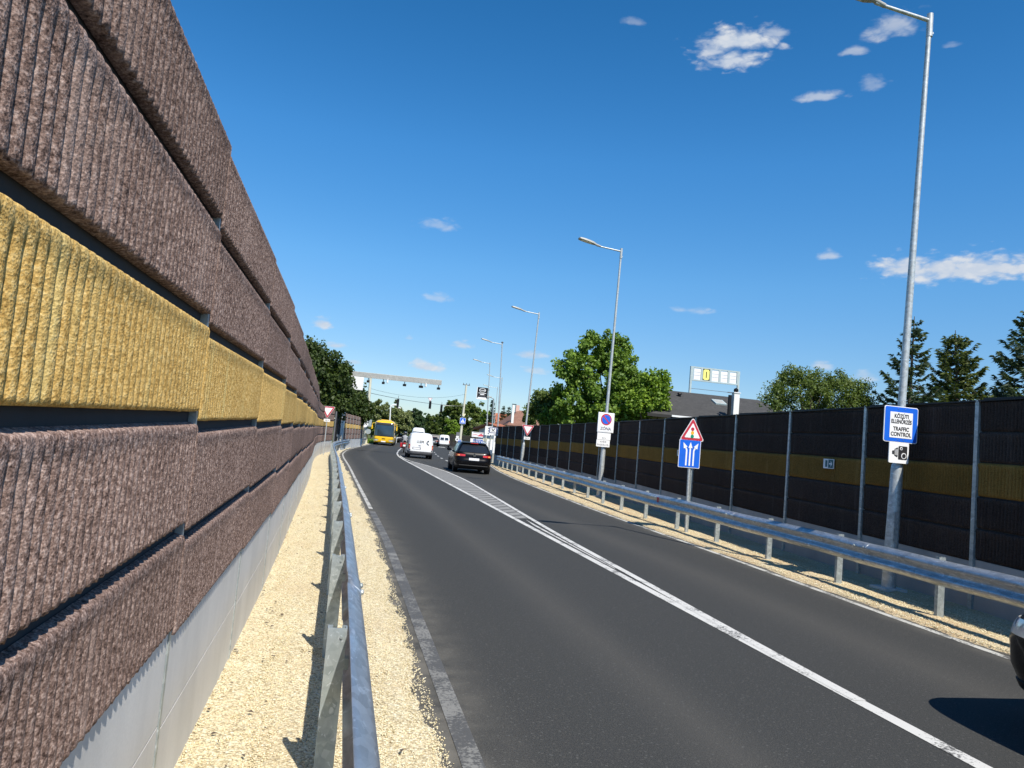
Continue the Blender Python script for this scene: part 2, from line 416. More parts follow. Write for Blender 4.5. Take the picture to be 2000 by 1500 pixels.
def leaf_mat(name, dark, mid, light, extra=None):
    t = NT(name); a = t.attr('tint')
    c = t.ramp(a, [(0.0, dark), (.5, mid), (.93, light)] + ([(1.0, extra)] if extra else []))
    t.base(c); t.set(.55, spec=.35)
    tr = t.n('ShaderNodeBsdfTranslucent'); t.l(t.mix(1.0, c, (1.3, 1.35, .6), 'MULTIPLY'), tr.inputs[0])
    mx = t.n('ShaderNodeMixShader'); mx.inputs[0].default_value = .33
    t.l(t.b.outputs[0], mx.inputs[1]); t.l(tr.outputs[0], mx.inputs[2]); t.l(mx.outputs[0], t.out.inputs[0])
    return t.m
def tile_mat(name, col):
    t = NT(name); n = t.noise(t.co(), 1.4, 5); w = t.n('ShaderNodeTexBrick'); w.inputs['Scale'].default_value = 3.0
    t.l(t.co(), w.inputs['Vector'])
    w.inputs['Color1'].default_value = (*tuple(v*.85 for v in col), 1); w.inputs['Color2'].default_value = (*tuple(min(1, v*1.15) for v in col), 1); w.inputs['Mortar'].default_value = (*tuple(v*.5 for v in col), 1); w.inputs['Mortar Size'].default_value = .012
    w.inputs['Brick Width'].default_value = .5; w.inputs['Row Height'].default_value = .3
    c = t.mix(t.ramp(n, [(.4, 0.0), (.75, .5)]), w.outputs['Color'], tuple(v*.6 for v in col))
    t.base(c); t.set(.85, spec=.25)
    return t.m
def glass_mat(name, col=(.012, .014, .016), rough=.06):
    t = NT(name); n = t.noise(t.co(), 1.2, 2); t.base(t.ramp(n, [(.3, col), (.7, tuple(v*1.6 for v in col))])); t.set(rough, 0, .9); return t.m
def median_mat():
    t = NT('cobble_paving'); p = t.pos()
    sx = t.n('ShaderNodeSeparateXYZ'); t.l(p, sx.inputs[0])
    d = t.math('SUBTRACT', sx.outputs[1], t.math('MULTIPLY', sx.outputs[0], 1.25))
    ph = t.math('ADD', d, t.math('MULTIPLY', t.noise(p, 3, 3), .12))
    fr = t.math('FRACT', t.math('MULTIPLY', ph, 1.55))
    g = t.ramp(fr, [(.0, 0.0), (.06, 1.0), (.62, 1.0), (.72, 0.0)])
    n = t.noise(p, 14, 5, .65); n2 = t.noise(p, 110, 2)
    c = t.ramp(n, [(.3, (.19, .19, .18)), (.7, (.31, .305, .285))])
    dk = t.ramp(n2, [(.3, (.09, .09, .088)), (.7, (.145, .143, .136))])
    t.base(t.mix(g, dk, c)); t.set(.85); t.bump(t.math('ADD', t.math('MULTIPLY', g, .6), n2), .5, .01)
    return t.m

M = {}
M['asphalt'] = asphalt_mat()
M['paint'] = paint_mat('road_paint', .475, (.66, .65, .61))
M['paint_worn'] = paint_mat('worn_road_paint', .575, (.24, .235, .215)); M['paint_far'] = paint_mat('dusty_road_paint', .50, (.56, .55, .50))
M['gravel'] = gravel_mat('pale_limestone_gravel')
M['gravel_tan'] = gravel_mat('sandy_verge_gravel', tan=(.56, .38, .20), amt=.8); M['stone'] = stone_mat()
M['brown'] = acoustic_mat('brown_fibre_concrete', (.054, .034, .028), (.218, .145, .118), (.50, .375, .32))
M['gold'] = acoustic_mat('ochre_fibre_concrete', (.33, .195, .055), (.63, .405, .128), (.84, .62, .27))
M['brown_shade'] = acoustic_mat('shade_painted_brown_concrete', (.024, .018, .016), (.056, .042, .036), (.095, .072, .062))  # brown panel colour darkened: the right barrier's shade is painted in
M['gold_shade'] = acoustic_mat('shade_painted_ochre_concrete', (.12, .070, .018), (.24, .138, .036), (.33, .20, .060))  # ochre stripe with the right barrier's shade put into its colour
M['backing'] = concrete_mat('recess_concrete', (.07, .066, .064))
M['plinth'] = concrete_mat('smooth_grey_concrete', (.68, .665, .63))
M['plinth2'] = concrete_mat('shade_painted_grey_concrete', (.42, .395, .37))  # plinth grey darkened as painted shade; the far garden wall reuses it
M['pole_conc'] = concrete_mat('pole_concrete', (.62, .60, .48))
M['galv'] = galv_mat('galvanised_steel')
M['galv_post'] = galv_mat('galvanised_post', (.36, .42, .42), .5, metal=.5)
M['pole'] = galv_mat('galvanised_pole', (.50, .53, .52), .5, metal=.45)
M['lampgrey'] = plain('lamp_housing_grey', (.36, .36, .33), .5)
M['white'] = plain('white_enamel', (.80, .80, .79), .4, var=.04, scale=3)
M['signwhite'] = plain('sign_white', (.84, .84, .83), .45, var=.03, scale=4)
M['signblue'] = plain('sign_blue', (.012, .13, .66), .4, var=.06, scale=4)
M['signnavy'] = plain('sign_navy', (.035, .055, .20), .4, var=.08, scale=4)
M['signred'] = plain('sign_red', (.50, .035, .055), .4, var=.06, scale=4)
M['signamber'] = plain('sign_amber', (.85, .42, .03), .4, var=.05)
M['signgreen'] = plain('sign_green', (.01, .26, .14), .4, var=.05)
M['signteal'] = plain('escape_sign_teal', (.02, .12, .14), .4, var=.1)
M['black'] = plain('black_plastic', (.010, .010, .011), .5, var=.2, spec=.25)
M['ink'] = plain('black_lettering', (.02, .02, .022), .5, var=.1)
M['greyink'] = plain('grey_lettering', (.16, .16, .18), .5, var=.1)
M['grey'] = plain('grey_plastic', (.12, .12, .125), .6, var=.15)
M['rubber'] = plain('tyre_rubber', (.016, .016, .017), .8, var=.2)
M['rim'] = plain('alloy_rim', (.45, .46, .48), .35, .8, var=.1)
M['chrome'] = plain('chrome', (.85, .85, .86), .12, 1.0, var=.02)
M['carblack'] = plain('black_car_paint', (.005, .005, .006), .25, 0, var=.1, coat=.16, spec=.12)
M['carwhite'] = plain('white_van_paint', (.80, .80, .78), .35, var=.03, scale=2, coat=.6)
M['cargrey'] = plain('dark_grey_car_paint', (.05, .053, .056), .3, var=.1, coat=1.0)
M['busyellow'] = plain('yellow_bus_paint', (.86, .50, .010), .35, var=.04, scale=1.5, coat=.6)
M['red'] = plain('red_motorcycle_paint', (.42, .012, .02), .3, var=.08, coat=.8)
M['glass'] = glass_mat('dark_glass'); M['busglass'] = glass_mat('windscreen_glass', (.020, .032, .040), .1)
M['taillight'] = plain('tail_light_red', (.55, .03, .02), .2, var=.15, scale=14, coat=1.0)
M['amberlight'] = plain('indicator_amber', (.9, .42, .16), .2, var=.1, coat=1.0)
M['headlight'] = plain('headlight_clear', (.7, .7, .68), .12, .3, var=.1, coat=1.0)
M['leather'] = plain('black_jacket', (.02, .021, .024), .6, var=.2); M['helmet'] = plain('dark_helmet', (.03, .032, .036), .2, coat=1.0)
M['jacket'] = plain('grey_jacket', (.28, .29, .30), .8, var=.15); M['skin'] = plain('skin', (.55, .36, .27), .6, var=.05)
M['bark'] = plain('bark', (.10, .075, .055), .9, var=.35, scale=9, bump=(14, .6, .03))
M['palebark'] = plain('pale_bark', (.32, .29, .24), .9, var=.3, scale=9, bump=(14, .6, .03))
M['rooftile_dark'] = tile_mat('charcoal_roof_tiles', (.068, .066, .063)); M['rooftile_red'] = tile_mat('red_roof_tiles', (.42, .15, .08)); M['rooftile_brown'] = tile_mat('brown_roof_tiles', (.26, .14, .10))
M['render'] = plain('white_render', (.78, .77, .73), .85, var=.05, bump=(40, .2, .005)); M['cream'] = plain('cream_render', (.62, .55, .42), .85, var=.07); M['pinkbrick'] = plain('pink_chimney_render', (.62, .40, .33), .85, var=.1)
M['darkwood'] = plain('dark_fence_boards', (.022, .02, .018), .8, var=.3)
M['yellow'] = plain('price_digit_yellow', (.92, .86, .22), .5, var=.03)
M['cyangrey'] = plain('painted_steel_grey', (.42, .50, .50), .5, var=.08)
M['bluebill'] = plain('billboard_blue', (.045, .11, .42), .5, var=.12, scale=2)
M['pink'] = plain('billboard_red', (.62, .10, .14), .5, var=.15)
M['cream_sign'] = plain('cream_signboard', (.72, .68, .45), .5, var=.06)
def ground_mat():
    t = NT('dry_grass_ground'); p = t.pos(); n = t.noise(p, .35, 5); n2 = t.noise(p, 9, 5, .7)
    c = t.ramp(n, [(.35, (.075, .10, .028)), (.6, (.13, .14, .05)), (.75, (.19, .17, .085))])
    t.base(t.mix(t.ramp(n2, [(.35, .55), (.65, 0.0)]), c, (.035, .055, .014))); t.set(.95, spec=.15); t.bump(n2, .8, .05); return t.m
M['ground'] = ground_mat()
M['median'] = median_mat()
L_MAPLE = leaf_mat('maple_leaves', (.060, .112, .014), (.140, .235, .032), (.28, .40, .065))
L_DARK = leaf_mat('dark_leaves', (.024, .042, .010), (.050, .080, .018), (.095, .13, .030))
L_ACACIA = leaf_mat('acacia_leaves', (.08, .11, .032), (.17, .205, .07), (.30, .33, .15), (.64, .64, .48))
L_OLIVE = leaf_mat('olive_green_leaves', (.045, .075, .013), (.098, .145, .028), (.18, .225, .05))
L_BRIGHT = leaf_mat('bright_green_leaves', (.068, .125, .012), (.155, .255, .026), (.29, .41, .05))
L_FAR = leaf_mat('far_dark_leaves', (.022, .05, .018), (.038, .075, .024), (.06, .105, .032))
L_BUSH = leaf_mat('walnut_leaves', (.055, .09, .018), (.11, .16, .034), (.20, .25, .065))
L_SPRUCE = leaf_mat('spruce_needles', (.030, .052, .026), (.066, .098, .046), (.15, .19, .085))
L_SPRUCE2 = leaf_mat('green_spruce_needles', (.045, .065, .018), (.10, .13, .036), (.20, .23, .065))

# ------------------------------------------------------------------ the setting: ground, road, verges, markings
rng = np.random.default_rng(7); random.seed(7)
EDGE_L = smooth_poly([(.82, -12), (.82, 12), (.74, 16), (.66, 20), (.56, 25), (.40, 34), (.14, 44), (.06, 50), (.32, 58), (1.15, 70), (2.1, 80), (3.15, 92), (4.5, 106), (7.2, 130), (12.0, 165), (19, 210), (30, 270)])
EDGE_R = smooth_poly([(6.5, -12), (6.5, 7), (6.66, 10), (6.82, 14), (7.0, 20), (7.3, 25), (8.0, 35), (8.8, 43), (9.8, 50), (11.4, 62), (13.2, 80), (15.5, 100), (18.6, 125), (23.5, 160), (31, 210), (42, 270)])
WALL_L = smooth_poly([(-.63, -3), (-.63, 8), (-.68, 11), (-.89, 24), (-1.2, 34), (-1.32, 40), (-1.28, 45), (-1.02, 49), (-.66, 53)])
WALL_R = smooth_poly([(7.45, -2), (7.9, 4), (8.25, 8.6), (8.55, 12), (8.95, 17), (9.68, 25), (10.3, 34), (10.78, 42), (11.2, 54), (11.3, 58)])
CTR_L = smooth_poly([(3.87, -12), (3.87, 48), (3.95, 54), (4.3, 61), (5.1, 71), (5.95, 80), (7.6, 97), (9.2, 112), (13, 140), (19, 180)])
CTR_R = smooth_poly([(3.872, 4.6), (3.872, 5.8), (3.975, 7.8), (4.045, 10.0), (4.15, 14), (4.6, 22.5), (4.98, 30), (5.05, 37), (4.6, 43), (4.02, 48), (4.1, 54), (4.45, 61)])
def strip_mesh(name, A, B, y0, y1, z, mat, step=1.0, nu=2, attrs=None):
    ys = np.arange(y0, y1+1e-6, step); V = []; lat = []; edge = []
    for y in ys:
        a, b = interp(A, y) if not callable(A) else A(y), interp(B, y) if not callable(B) else B(y)
        for k in range(nu):
            t = k/(nu-1); V.append((a+(b-a)*t, y, z)); lat.append((b-a)*t)
            edge.append(max(0, 1-min((b-a)*t/.55, (b-a)*(1-t)/.4)) if attrs else 0)
    return np_mesh(name, V, grid_quads(nu, len(ys)), mat, attrs={'lat': lat, 'edge': edge} if attrs else None)
def structure(name, me): return tag(link(name, me), kind='structure')
gs = 1500
structure('ground', np_mesh('ground', [(-gs, -300, -.03), (gs, -300, -.03), (gs, 2500, -.03), (-gs, 2500, -.03)], [(0, 1, 2, 3)], M['ground']))
structure('road', strip_mesh('road', lambda y: interp(EDGE_L, y)-.22, lambda y: interp(EDGE_R, y)+.18, -12, 265, 0.0, M['asphalt'], 1.0, 40, True))
def line(name, C, w, y0, y1, mat, z=.004, step=.5):
    return structure(name, strip_mesh(name, lambda y: interp(C, y)-w/2, lambda y: interp(C, y)+w/2, y0, y1, z, mat, step, 2))
line('lane_marking', CTR_L, .118, -12, 150, M['paint']); line('lane_marking', CTR_R, .105, 5.0, 56, M['paint'], z=.0065)
line('edge_marking', EDGE_L, .12, -12, 16, M['paint_worn']); line('edge_marking', EDGE_L, .085, 16.5, 98, M['paint_far'])
line('edge_marking', EDGE_R, .10, -12, 52, M['paint_far'])
structure('median_paving', strip_mesh('median_paving', lambda y: interp(CTR_L, y)+.075, lambda y: interp(CTR_R, y)-.075, 16.6, 46.0, .004, M['median'], .5, 3))
tri = [(3.965, 10.4), (3.985, 10.4), (interp(CTR_R, 16.4)-.17, 16.4), (interp(CTR_L, 15.3)+.15, 15.3)]
structure('median_marking', np_mesh('median_marking', [(x, y, .004) for x, y in tri], [(0, 1, 2, 3)], M['paint']))
for (y0, y1, x0, x1) in ((47.5, 49.5, 7.05, 7.1), (52.5, 54.5, 7.2, 7.28), (57.5, 59.5, 7.42, 7.55), (63, 65, 7.8, 7.95), (69, 71, 8.3, 8.5), (76, 78, 9.0, 9.2)):
    structure('dashed_marking', np_mesh('dashed_marking', [(x0, y0, .004), (x0+.14, y0, .004), (x1+.14, y1, .004), (x1, y1, .004)], [(0, 1, 2, 3)], M['paint']))
structure('dashed_marking', np_mesh('dashed_marking', [(14.6, 118, .004), (15.6, 118, .004), (16.4, 123, .004), (15.2, 123, .004)], [(0, 1, 2, 3)], M['paint']))

def gravel_strip(name, A, B, y0, y1, ja, jb, step, nu, base=.012, hump=.02, mat='gravel'):
    ys = np.arange(y0, y1+1e-6, step); V = []
    for j, y in enumerate(ys):
        a, b = A(y), B(y)
        if ja: a += rng.normal(0, .012)+.028*math.sin(y*2.3)+.02*math.sin(y*5.1+1)+.014*math.sin(y*13)
        if jb: b += rng.normal(0, .012)+.028*math.sin(y*2.1+.6)+.02*math.sin(y*4.7)+.014*math.sin(y*12)
        for k in range(nu):
            t = k/(nu-1); e = 1.0
            if ja: e = min(e, t*(b-a)/.10)
            if jb: e = min(e, (1-t)*(b-a)/.10)
            h = -.012 if e <= 0 else base*min(1, .4+.6*e)+hump*.5*(math.sin(y*.9+k)*.5+math.sin(y*2.7-k*1.7)*.5+1)*min(1, e)*.6+rng.normal(0, .0022)
            V.append((a+(b-a)*t, y, h))
    return structure(name, np_mesh(name, V, grid_quads(nu, len(ys)), M[mat], smooth=True))
WL = lambda y: interp(WALL_L, y) if y < 53 else interp(EDGE_L, y)-1.05
gravel_strip('gravel_path', lambda y: WL(y)-.02, lambda y: interp(EDGE_L, y)-.13-.0008*max(0, 20-y), -3, 30, False, True, .05, 26)
gravel_strip('gravel_path', lambda y: WL(y)-.02, lambda y: interp(EDGE_L, y)-.16, 30, 100, False, True, .4, 14)
gravel_strip('gravel_verge', lambda y: interp(EDGE_R, y)+.10, lambda y: interp(WALL_R, y)+.05, -2, 30, True, False, .06, 26, hump=.05, mat='gravel_tan')
gravel_strip('gravel_verge', lambda y: interp(EDGE_R, y)+.10, lambda y: interp(WALL_R, min(y, 57))+.05+max(0, y-57)*.14, 30, 66, True, False, .4, 14, hump=.05, mat='gravel_tan')
# loose chips: small faceted stones, too many to count
OCT = np.array([(1, 0, 0), (-1, 0, 0), (0, 1, 0), (0, -1, 0), (0, 0, 1), (0, 0, -1)], float)
OF = np.array([(0, 2, 4), (2, 1, 4), (1, 3, 4), (3, 0, 4), (2, 0, 5), (1, 2, 5), (3, 1, 5), (0, 3, 5)])
def chips(name, label, P, s0, s1):
    n = len(P); sc = rng.uniform(s0, s1, (n, 1))*rng.uniform(.7, 1.35, (n, 3)); sc[:, 2] *= .7
    an = rng.uniform(0, 2*np.pi, n); ca, sa = np.cos(an)[:, None], np.sin(an)[:, None]
    v = OCT[None]*sc[:, None, :]*rng.uniform(.7, 1.2, (n, 6, 1))
    x = v[..., 0]*ca-v[..., 1]*sa; y = v[..., 0]*sa+v[..., 1]*ca
    tl = rng.normal(0, .45, (n, 1)); z = v[..., 2]+x*tl
    V = np.stack([x, y, z], -1)+P[:, None, :]
    F = OF[None]+6*np.arange(n)[:, None, None]
    tint = np.repeat(np.clip(rng.beta(2.2, 1.6, n), 0, 1), 6)
    return tag(link(name, np_mesh(name, V.reshape(-1, 3), F.reshape(-1, 3), M['stone'], attrs={'tint': tint})), label, 'gravel', kind='stuff')
def scatter(A, B, y0, y1, n, p=1.0):
    u = rng.random(n)**p; y = 1.0/(1/y0-u*(1/y0-1/y1)) if p != 1.0 else y0+(y1-y0)*rng.random(n)**2.6
    a = np.array([A(v) for v in y]); b = np.array([B(v) for v in y]); t = rng.random(n)
    return np.stack([a+(b-a)*t, y, np.full(n, .019)], -1)
chips('gravel_chips', 'loose pale limestone chips on the path between brown wall and guardrail', scatter(lambda y: WL(y)+.02, lambda y: interp(EDGE_L, y)-.12, 1.9, 30, 60000), .003, .0075)
E1 = scatter(lambda y: interp(EDGE_L, y)-.24, lambda y: interp(EDGE_L, y)-.10, 2.5, 16, 1300); E1[:, 2] = .006
chips('gravel_chips', 'limestone chips spilled over the asphalt edge beside the left guardrail', E1, .003, .007)
Rr = scatter(lambda y: interp(EDGE_R, y)+.11, lambda y: interp(EDGE_R, y)+1.1, 4.5, 30, 26000); Rr[:, 2] = .030
chips('gravel_chips', 'loose sandy chips on the verge under the right guardrail', Rr, .005, .011)

dl = np.random.default_rng(77); n_ = 150; ly = 2.2+16*dl.random(n_)**1.6; lx = np.array([WL(v)+.03+(interp(EDGE_L, v)-.2-WL(v)-.03)*(dl.random()**1.8) for v in ly])
th = dl.uniform(0, 6.28, n_); sz = dl.uniform(.010, .026, n_); Vd = []
for a_, x_, y_, s_ in zip(th, lx, ly, sz):
    c_1, s_1 = math.cos(a_), math.sin(a_)
    for u_1, v_1, w_1 in ((-1, 0, .004), (0, -.45, .010), (1, 0, .006), (0, .45, .013)): Vd.append((x_+(u_1*c_1-v_1*s_1)*s_, y_+(u_1*s_1+v_1*c_1)*s_, .030+w_1))
tag(link('dry_leaves', np_mesh('dry_leaves', Vd, np.arange(n_*4).reshape(-1, 4), M['bark'])), 'scattered dry brown leaf bits on the pale gravel path', 'leaf litter', kind='stuff')

# ------------------------------------------------------------------ noise barriers
def rib_panel(name, L, h, mat, side, pitch=.056, amp=.017, face=.040, rough=0.0, res=None, power=.5):
    """ribbed absorber panel: y along, z up, outward +x*side; ribs fade into a sloping top."""
    if res:
        ny = int(L/res); yy = np.linspace(0, L, ny+1)
        zz = np.concatenate([[0, .006], np.linspace(.016, h-.012, int(h/res)), [h]])
    else:
        npz = max(4, int(round(L/pitch)))*6; yy = np.linspace(0, L, npz+1); zz = np.array([0, .012, .05, h*.5, h-.12, h-.07, h-.03, h-.008, h])
    Y, Z = np.meshgrid(yy, zz)
    rib = (np.abs(np.sin(np.pi*Y/pitch))+1e-9)**power
    fade = np.clip((h-.035-Z)/.06, 0, 1); fade = fade*fade*(3-2*fade)
    out = face-amp*(1-rib)*(.25+.75*fade)
    out = out-.014*np.clip((Z-(h-.035))/.035, 0, 1)**2.0
    out = np.where(Z <= zz[0]+1e-9, 0.0, out); out = np.where(Z >= zz[-1]-1e-9, 0.0, out)
    out = np.where(np.abs(Z-zz[1]) < 1e-9, out-.004, out)
    if rough and res:
        nzv = rng.normal(0, 1, Y.shape)
        k = np.array([.25, .5, .25]); nzv = np.apply_along_axis(lambda a: np.convolve(a, k, 'same'), 0, nzv); nzv = np.apply_along_axis(lambda a: np.convolve(a, k, 'same'), 1, nzv)
        out = out+nzv*rough*(out > .005)
        Z = Z+rng.normal(0, .002, Y.shape)*(np.arange(len(zz)) == 1)[:, None]
    V = np.stack([out*side, Y, Z], -1).reshape(-1, 3)
    q = np.array(grid_quads(len(yy), len(zz)))
    if side < 0: q = q[:, ::-1]
    # close the two ends
    n0 = len(V); nu = len(yy); nvv = len(zz)
    ends = []
    for i in (0, nu-1):
        back = [(0.0, yy[i], z) for z in zz]; b0 = len(V); V = np.concatenate([V, np.array(back)])
        for j in range(nvv-1): ends.append((j*nu+i, (j+1)*nu+i, b0+j+1, b0+j))
    q = np.concatenate([q, np.array(ends)])
    me = np_mesh(name, V, q, mat, smooth=bool(res))
    return me
ROWS = [(.772, .390, 'brown'), (1.202, .418, 'brown'), (1.662, .370, 'gold'), (2.074, .372, 'brown'), (2.488, .340, 'brown')]
def resample(poly, L, y0):
    pts = [(interp(poly, y0), y0)]+[p for p in poly if p[1] > y0+.02]; out = [pts[0]]; acc = 0.0
    P = [Vector((a, b)) for a, b in pts]; cur = P[0]; i = 1
    while i < len(P):
        d = (P[i]-cur).length
        if acc+d >= L:
            cur = cur+(P[i]-cur)*((L-acc)/d); out.append((cur.x, cur.y)); acc = 0
        else: acc += d; cur = P[i]; i += 1
    return out
def barrier(name, label, poly, L, y0, side, mats, plinth_mat, post_mat, near=0, panel_step=.0022, proud=None, group=None, gap=.022, amp=.021, pitch=.056, power=.5, rows=None, ptop=.760, step=.033):
    pts = resample(poly, L, y0)
    root = thing(name, label, 'noise barrier', (pts[0][0], pts[0][1], 0), group=group)
    cache = {}
    for b, (p, q) in enumerate(zip(pts[:-1], pts[1:])):
        ang = math.atan2(q[1]-p[1], q[0]-p[0])-math.pi/2
        dz = -.006*(b % 3)
        o = Vector((p[0]-pts[0][0], p[1]-pts[0][1], 0))
        Lp = L-gap
        def put(nm, me, z, off=0.0):
            dl = gap*.5 if nm.endswith('panel') else 0.0
            ob = link(nm, me, None, root, (o.x-dl*math.sin(ang), o.y+dl*math.cos(ang), z-(0 if nm == 'post' else .5*step)), ang)
            if nm != 'post': ob.rotation_mode = 'ZXY' if False else 'XYZ'; ob.rotation_euler = (math.atan2(step, L), 0, ang)
            return ob
        detail = b < near
        for r, (z, h, kind) in enumerate(rows or ROWS):
            key = (h, kind, 'd%d' % (b*9+r) if detail else '')
            if key not in cache:
                cache[key] = rib_panel('yellow_panel' if kind == 'gold' else 'brown_panel', Lp, h, M[mats[kind]], side, rough=.0009 if detail else 0, res=.0070 if detail else None, amp=amp, pitch=pitch, power=power)
            put('yellow_panel' if kind == 'gold' else 'brown_panel', cache[key], z+dz)
        if 'bk' not in cache:
            k = MB(); k.box((-.062*side, L/2, 1.36), (.115, L, 2.86)); cache['bk'] = k.mesh('backing_slab', M['backing'])
            for nm, za, zb in (('plinth_slab', -.10, .378), ('plinth_slab', .386, ptop)):
                k = MB(); k.box((-.045*side, L/2, (za+zb)/2), (.13, L-.030, zb-za)); cache[za] = k.mesh('plinth_slab', plinth_mat)
            k = MB()
            if proud is None: k.box((-.04*side, 0, 1.36), (.130, .034, 2.88))
            else: k.box((-.018*side, 0, 1.39), (.15, proud, 2.78))
            cache['post'] = k.mesh('post', post_mat)
        put('backing_slab', cache['bk'], 0); put('plinth_slab', cache[-.10], 0); put('plinth_slab', cache[.386], 0); put('post', cache['post'], dz*.5)
    q = pts[-1]; link('post', cache['post'], None, root, (q[0]-pts[0][0], q[1]-pts[0][1], 0), ang)
    return root, pts
MT = {'brown': 'brown', 'gold': 'gold'}
wallL, ptsL = barrier('noise_barrier', 'sunlit brown ribbed noise barrier with yellow stripe along the gravel path', WALL_L, 2.22, -1.05, 1, MT, M['plinth'], M['galv_post'], near=5)
wallR, ptsR = barrier('noise_barrier', 'shaded dark noise barrier with dull yellow stripe beyond the right guardrail', WALL_R, 2.515, -1.49, -1, {'brown': 'brown_shade', 'gold': 'gold_shade'}, M['plinth2'], M['galv_post'], proud=.066, amp=.036, power=1.1, rows=[(.662, .400, 'brown'), (1.070, .408, 'brown'), (1.486, .440, 'gold'), (1.934, .400, 'brown'), (2.342, .400, 'brown')], ptop=.652)
WALL_L2 = smooth_poly([(-.12, 59.5), (.55, 66), (1.2, 72), (1.95, 78.5)])
wallL2, ptsL2 = barrier('noise_barrier', 'short brown noise barrier with orange stripe behind the camera mast', WALL_L2, 2.6, 59.5, 1, MT, M['plinth'], M['galv_post'], proud=.05)
# capping strip along the right barrier
for (p, q) in zip(ptsR[:-1], ptsR[1:]):
    ang = math.atan2(q[1]-p[1], q[0]-p[0])-math.pi/2
    if 'cap' not in M:
        k = MB(); k.box((0.02, 1.2575, 0.0), (.18, 2.455, .02)); M['cap'] = k.mesh('coping', M['black'])
    link('coping', M['cap'], None, wallR, (p[0]-ptsR[0][0], p[1]-ptsR[0][1], 2.762), ang)
# service gate between the two left barriers
g = thing('steel_gate', 'dark steel service gate between the two brown barriers', 'gate', (-.62, 53.6, 0), rz=-.075)
k = MB(); [k.box((0, y, 1.38), (.09, .09, 2.76)) for y in (0.0, 2.3, 4.6)]; k.build('gate_frame', M['grey'], g)
for y in (1.15, 3.45):
    k = MB(); k.box((-.02, y, 1.40), (.03, 2.18, 2.62)); [k.box((.01, y+d*.27, 1.4), (.03, .04, 2.62)) for d in range(-4, 5)]; k.build('gate_leaf', M['black'], g)
k = MB(); k.box((.06, 2.05, 1.1), (.08, .05, .16)); k.build('handle', M['galv'], g)
g = thing('control_cabinet', 'small light grey control cabinet in front of the dark gate', 'cabinet', (-.32, 56.4, 0))
k = MB(); k.box((0, 0, .7), (.42, .5, .9)); k.build('housing', M['lampgrey'], g, bevel=.02)
k = MB(); k.box((0, 0, .11), (.36, .44, .26)); k.build('plinth', M['plinth'], g)

# ------------------------------------------------------------------ guardrails
PROF = [(0, -.155), (.018, -.150), (.062, -.118), (.080, -.100), (.082, -.066), (.070, -.052), (.032, -.022), (.026, 0), (.032, .022), (.070, .052), (.082, .066), (.080, .100), (.062, .118), (.018, .150), (0, .155)]
def guardrail(name, label, poly, y0, y1, side, spacing, zc=.585, post_off=.012, lift=0.0):
    pts = [p for p in smooth_poly(poly, .5) if y0 <= p[1] <= y1]; joints = list(np.arange(y0+2.2, min(y1, y0+34), 4.1))
    ys_ = sorted(set([round(p[1], 3) for p in pts]+[round(q+d, 3) for q in joints for d in (-.161, -.159, .159, .161)])); pts = [(float(np.interp(y, [p[1] for p in pts], [p[0] for p in pts])), y) for y in ys_ if y0 <= y <= y1]
    root = thing(name, label, 'guardrail', (pts[0][0], pts[0][1], 0))
    ox, oy = pts[0]; V = []
    for i, p in enumerate(pts):
        a, b = pts[max(0, i-1)], pts[min(len(pts)-1, i+1)]
        t = Vector((b[0]-a[0], b[1]-a[1])).normalized(); n = Vector((t.y, -t.x))*side
        sag = .004*math.sin(p[1]*1.3)+.003*math.sin(p[1]*3.7+1); lapo = .006 if any(abs(p[1]-q) < .16 for q in joints) else 0.0
        for th in (0, .004):
            for (o, dz) in PROF: V.append((p[0]-ox+n.x*(o-th*1.0+lapo), p[1]-oy+n.y*(o-th+lapo), zc+dz+sag-(th*.3 if dz > 0 else -th*.3)))
    m_ = len(PROF); F = []
    for i in range(len(pts)-1):
        a, b = i*2*m_, (i+1)*2*m_
        for k in range(m_-1):
            F.append((a+k, b+k, b+k+1, a+k+1)); F.append((a+m_+k, a+m_+k+1, b+m_+k+1, b+m_+k))
        F.append((a, a+m_, b+m_, b)); F.append((a+m_-1, b+m_-1, b+2*m_-1, a+2*m_-1))
    o = link('rail', np_mesh('rail', V, F, M['galv'], smooth=True), None, root); auto_smooth(o, .9)
    s = 0.0; nxt = .55; pm = None
    for i in range(1, len(pts)):
        a, b = Vector(pts[i-1]), Vector(pts[i]); d = (b-a).length
        while s+d >= nxt:
            p = a+(b-a)*((nxt-s)/d); ang = math.atan2(b.y-a.y, b.x-a.x)-math.pi/2
            if pm is None:
                k = MB(); x0 = -side*(post_off+.044)
                k.box((x0, 0, .345), (.088, .006, .79)); k.box((x0-side*.041, .028, .345), (.006, .05, .79)); k.box((x0+side*.041, .028, .345), (.006, .05, .79)); k.box((x0-side*.030, .052, .345), (.018, .005, .79)); k.box((x0+side*.030, .052, .345), (.018, .005, .79))
                k.box((-side*.002, .0, zc), (.02, .05, .05))
                k.lathe([(.007, -.002), (.007, .006)], (x0+.020, -.008, .70), 'y', 6)
                k.lathe([(.016, -.002), (.016, .016)], (side*.026, 0, zc), 'x', 6)
                pm = k.mesh('post', M['galv_post'])
            link('post', pm, None, root, (p.x-ox, p.y-oy, 0), ang)
            nxt += spacing
        s += d
    bk = MB(); bk.lathe([(.017, -.004), (.017, .009), (.008, .015)], (0, 0, 0), 'x', 8); bme = bk.mesh('bolt', M['galv_post'])
    if side < 0: bme.transform(Matrix.Scale(-1, 4, (1, 0, 0)))
    for q in joints:
        if q < 1 or q > 26: continue
        x = float(np.interp(q, [p[1] for p in pts], [p[0] for p in pts]))-ox
        for dy in (-.1, .1):
            for dz in (-.085, .085): link('bolt', bme, None, root, (x+side*.089, q-oy+dy, zc+dz))
    return root
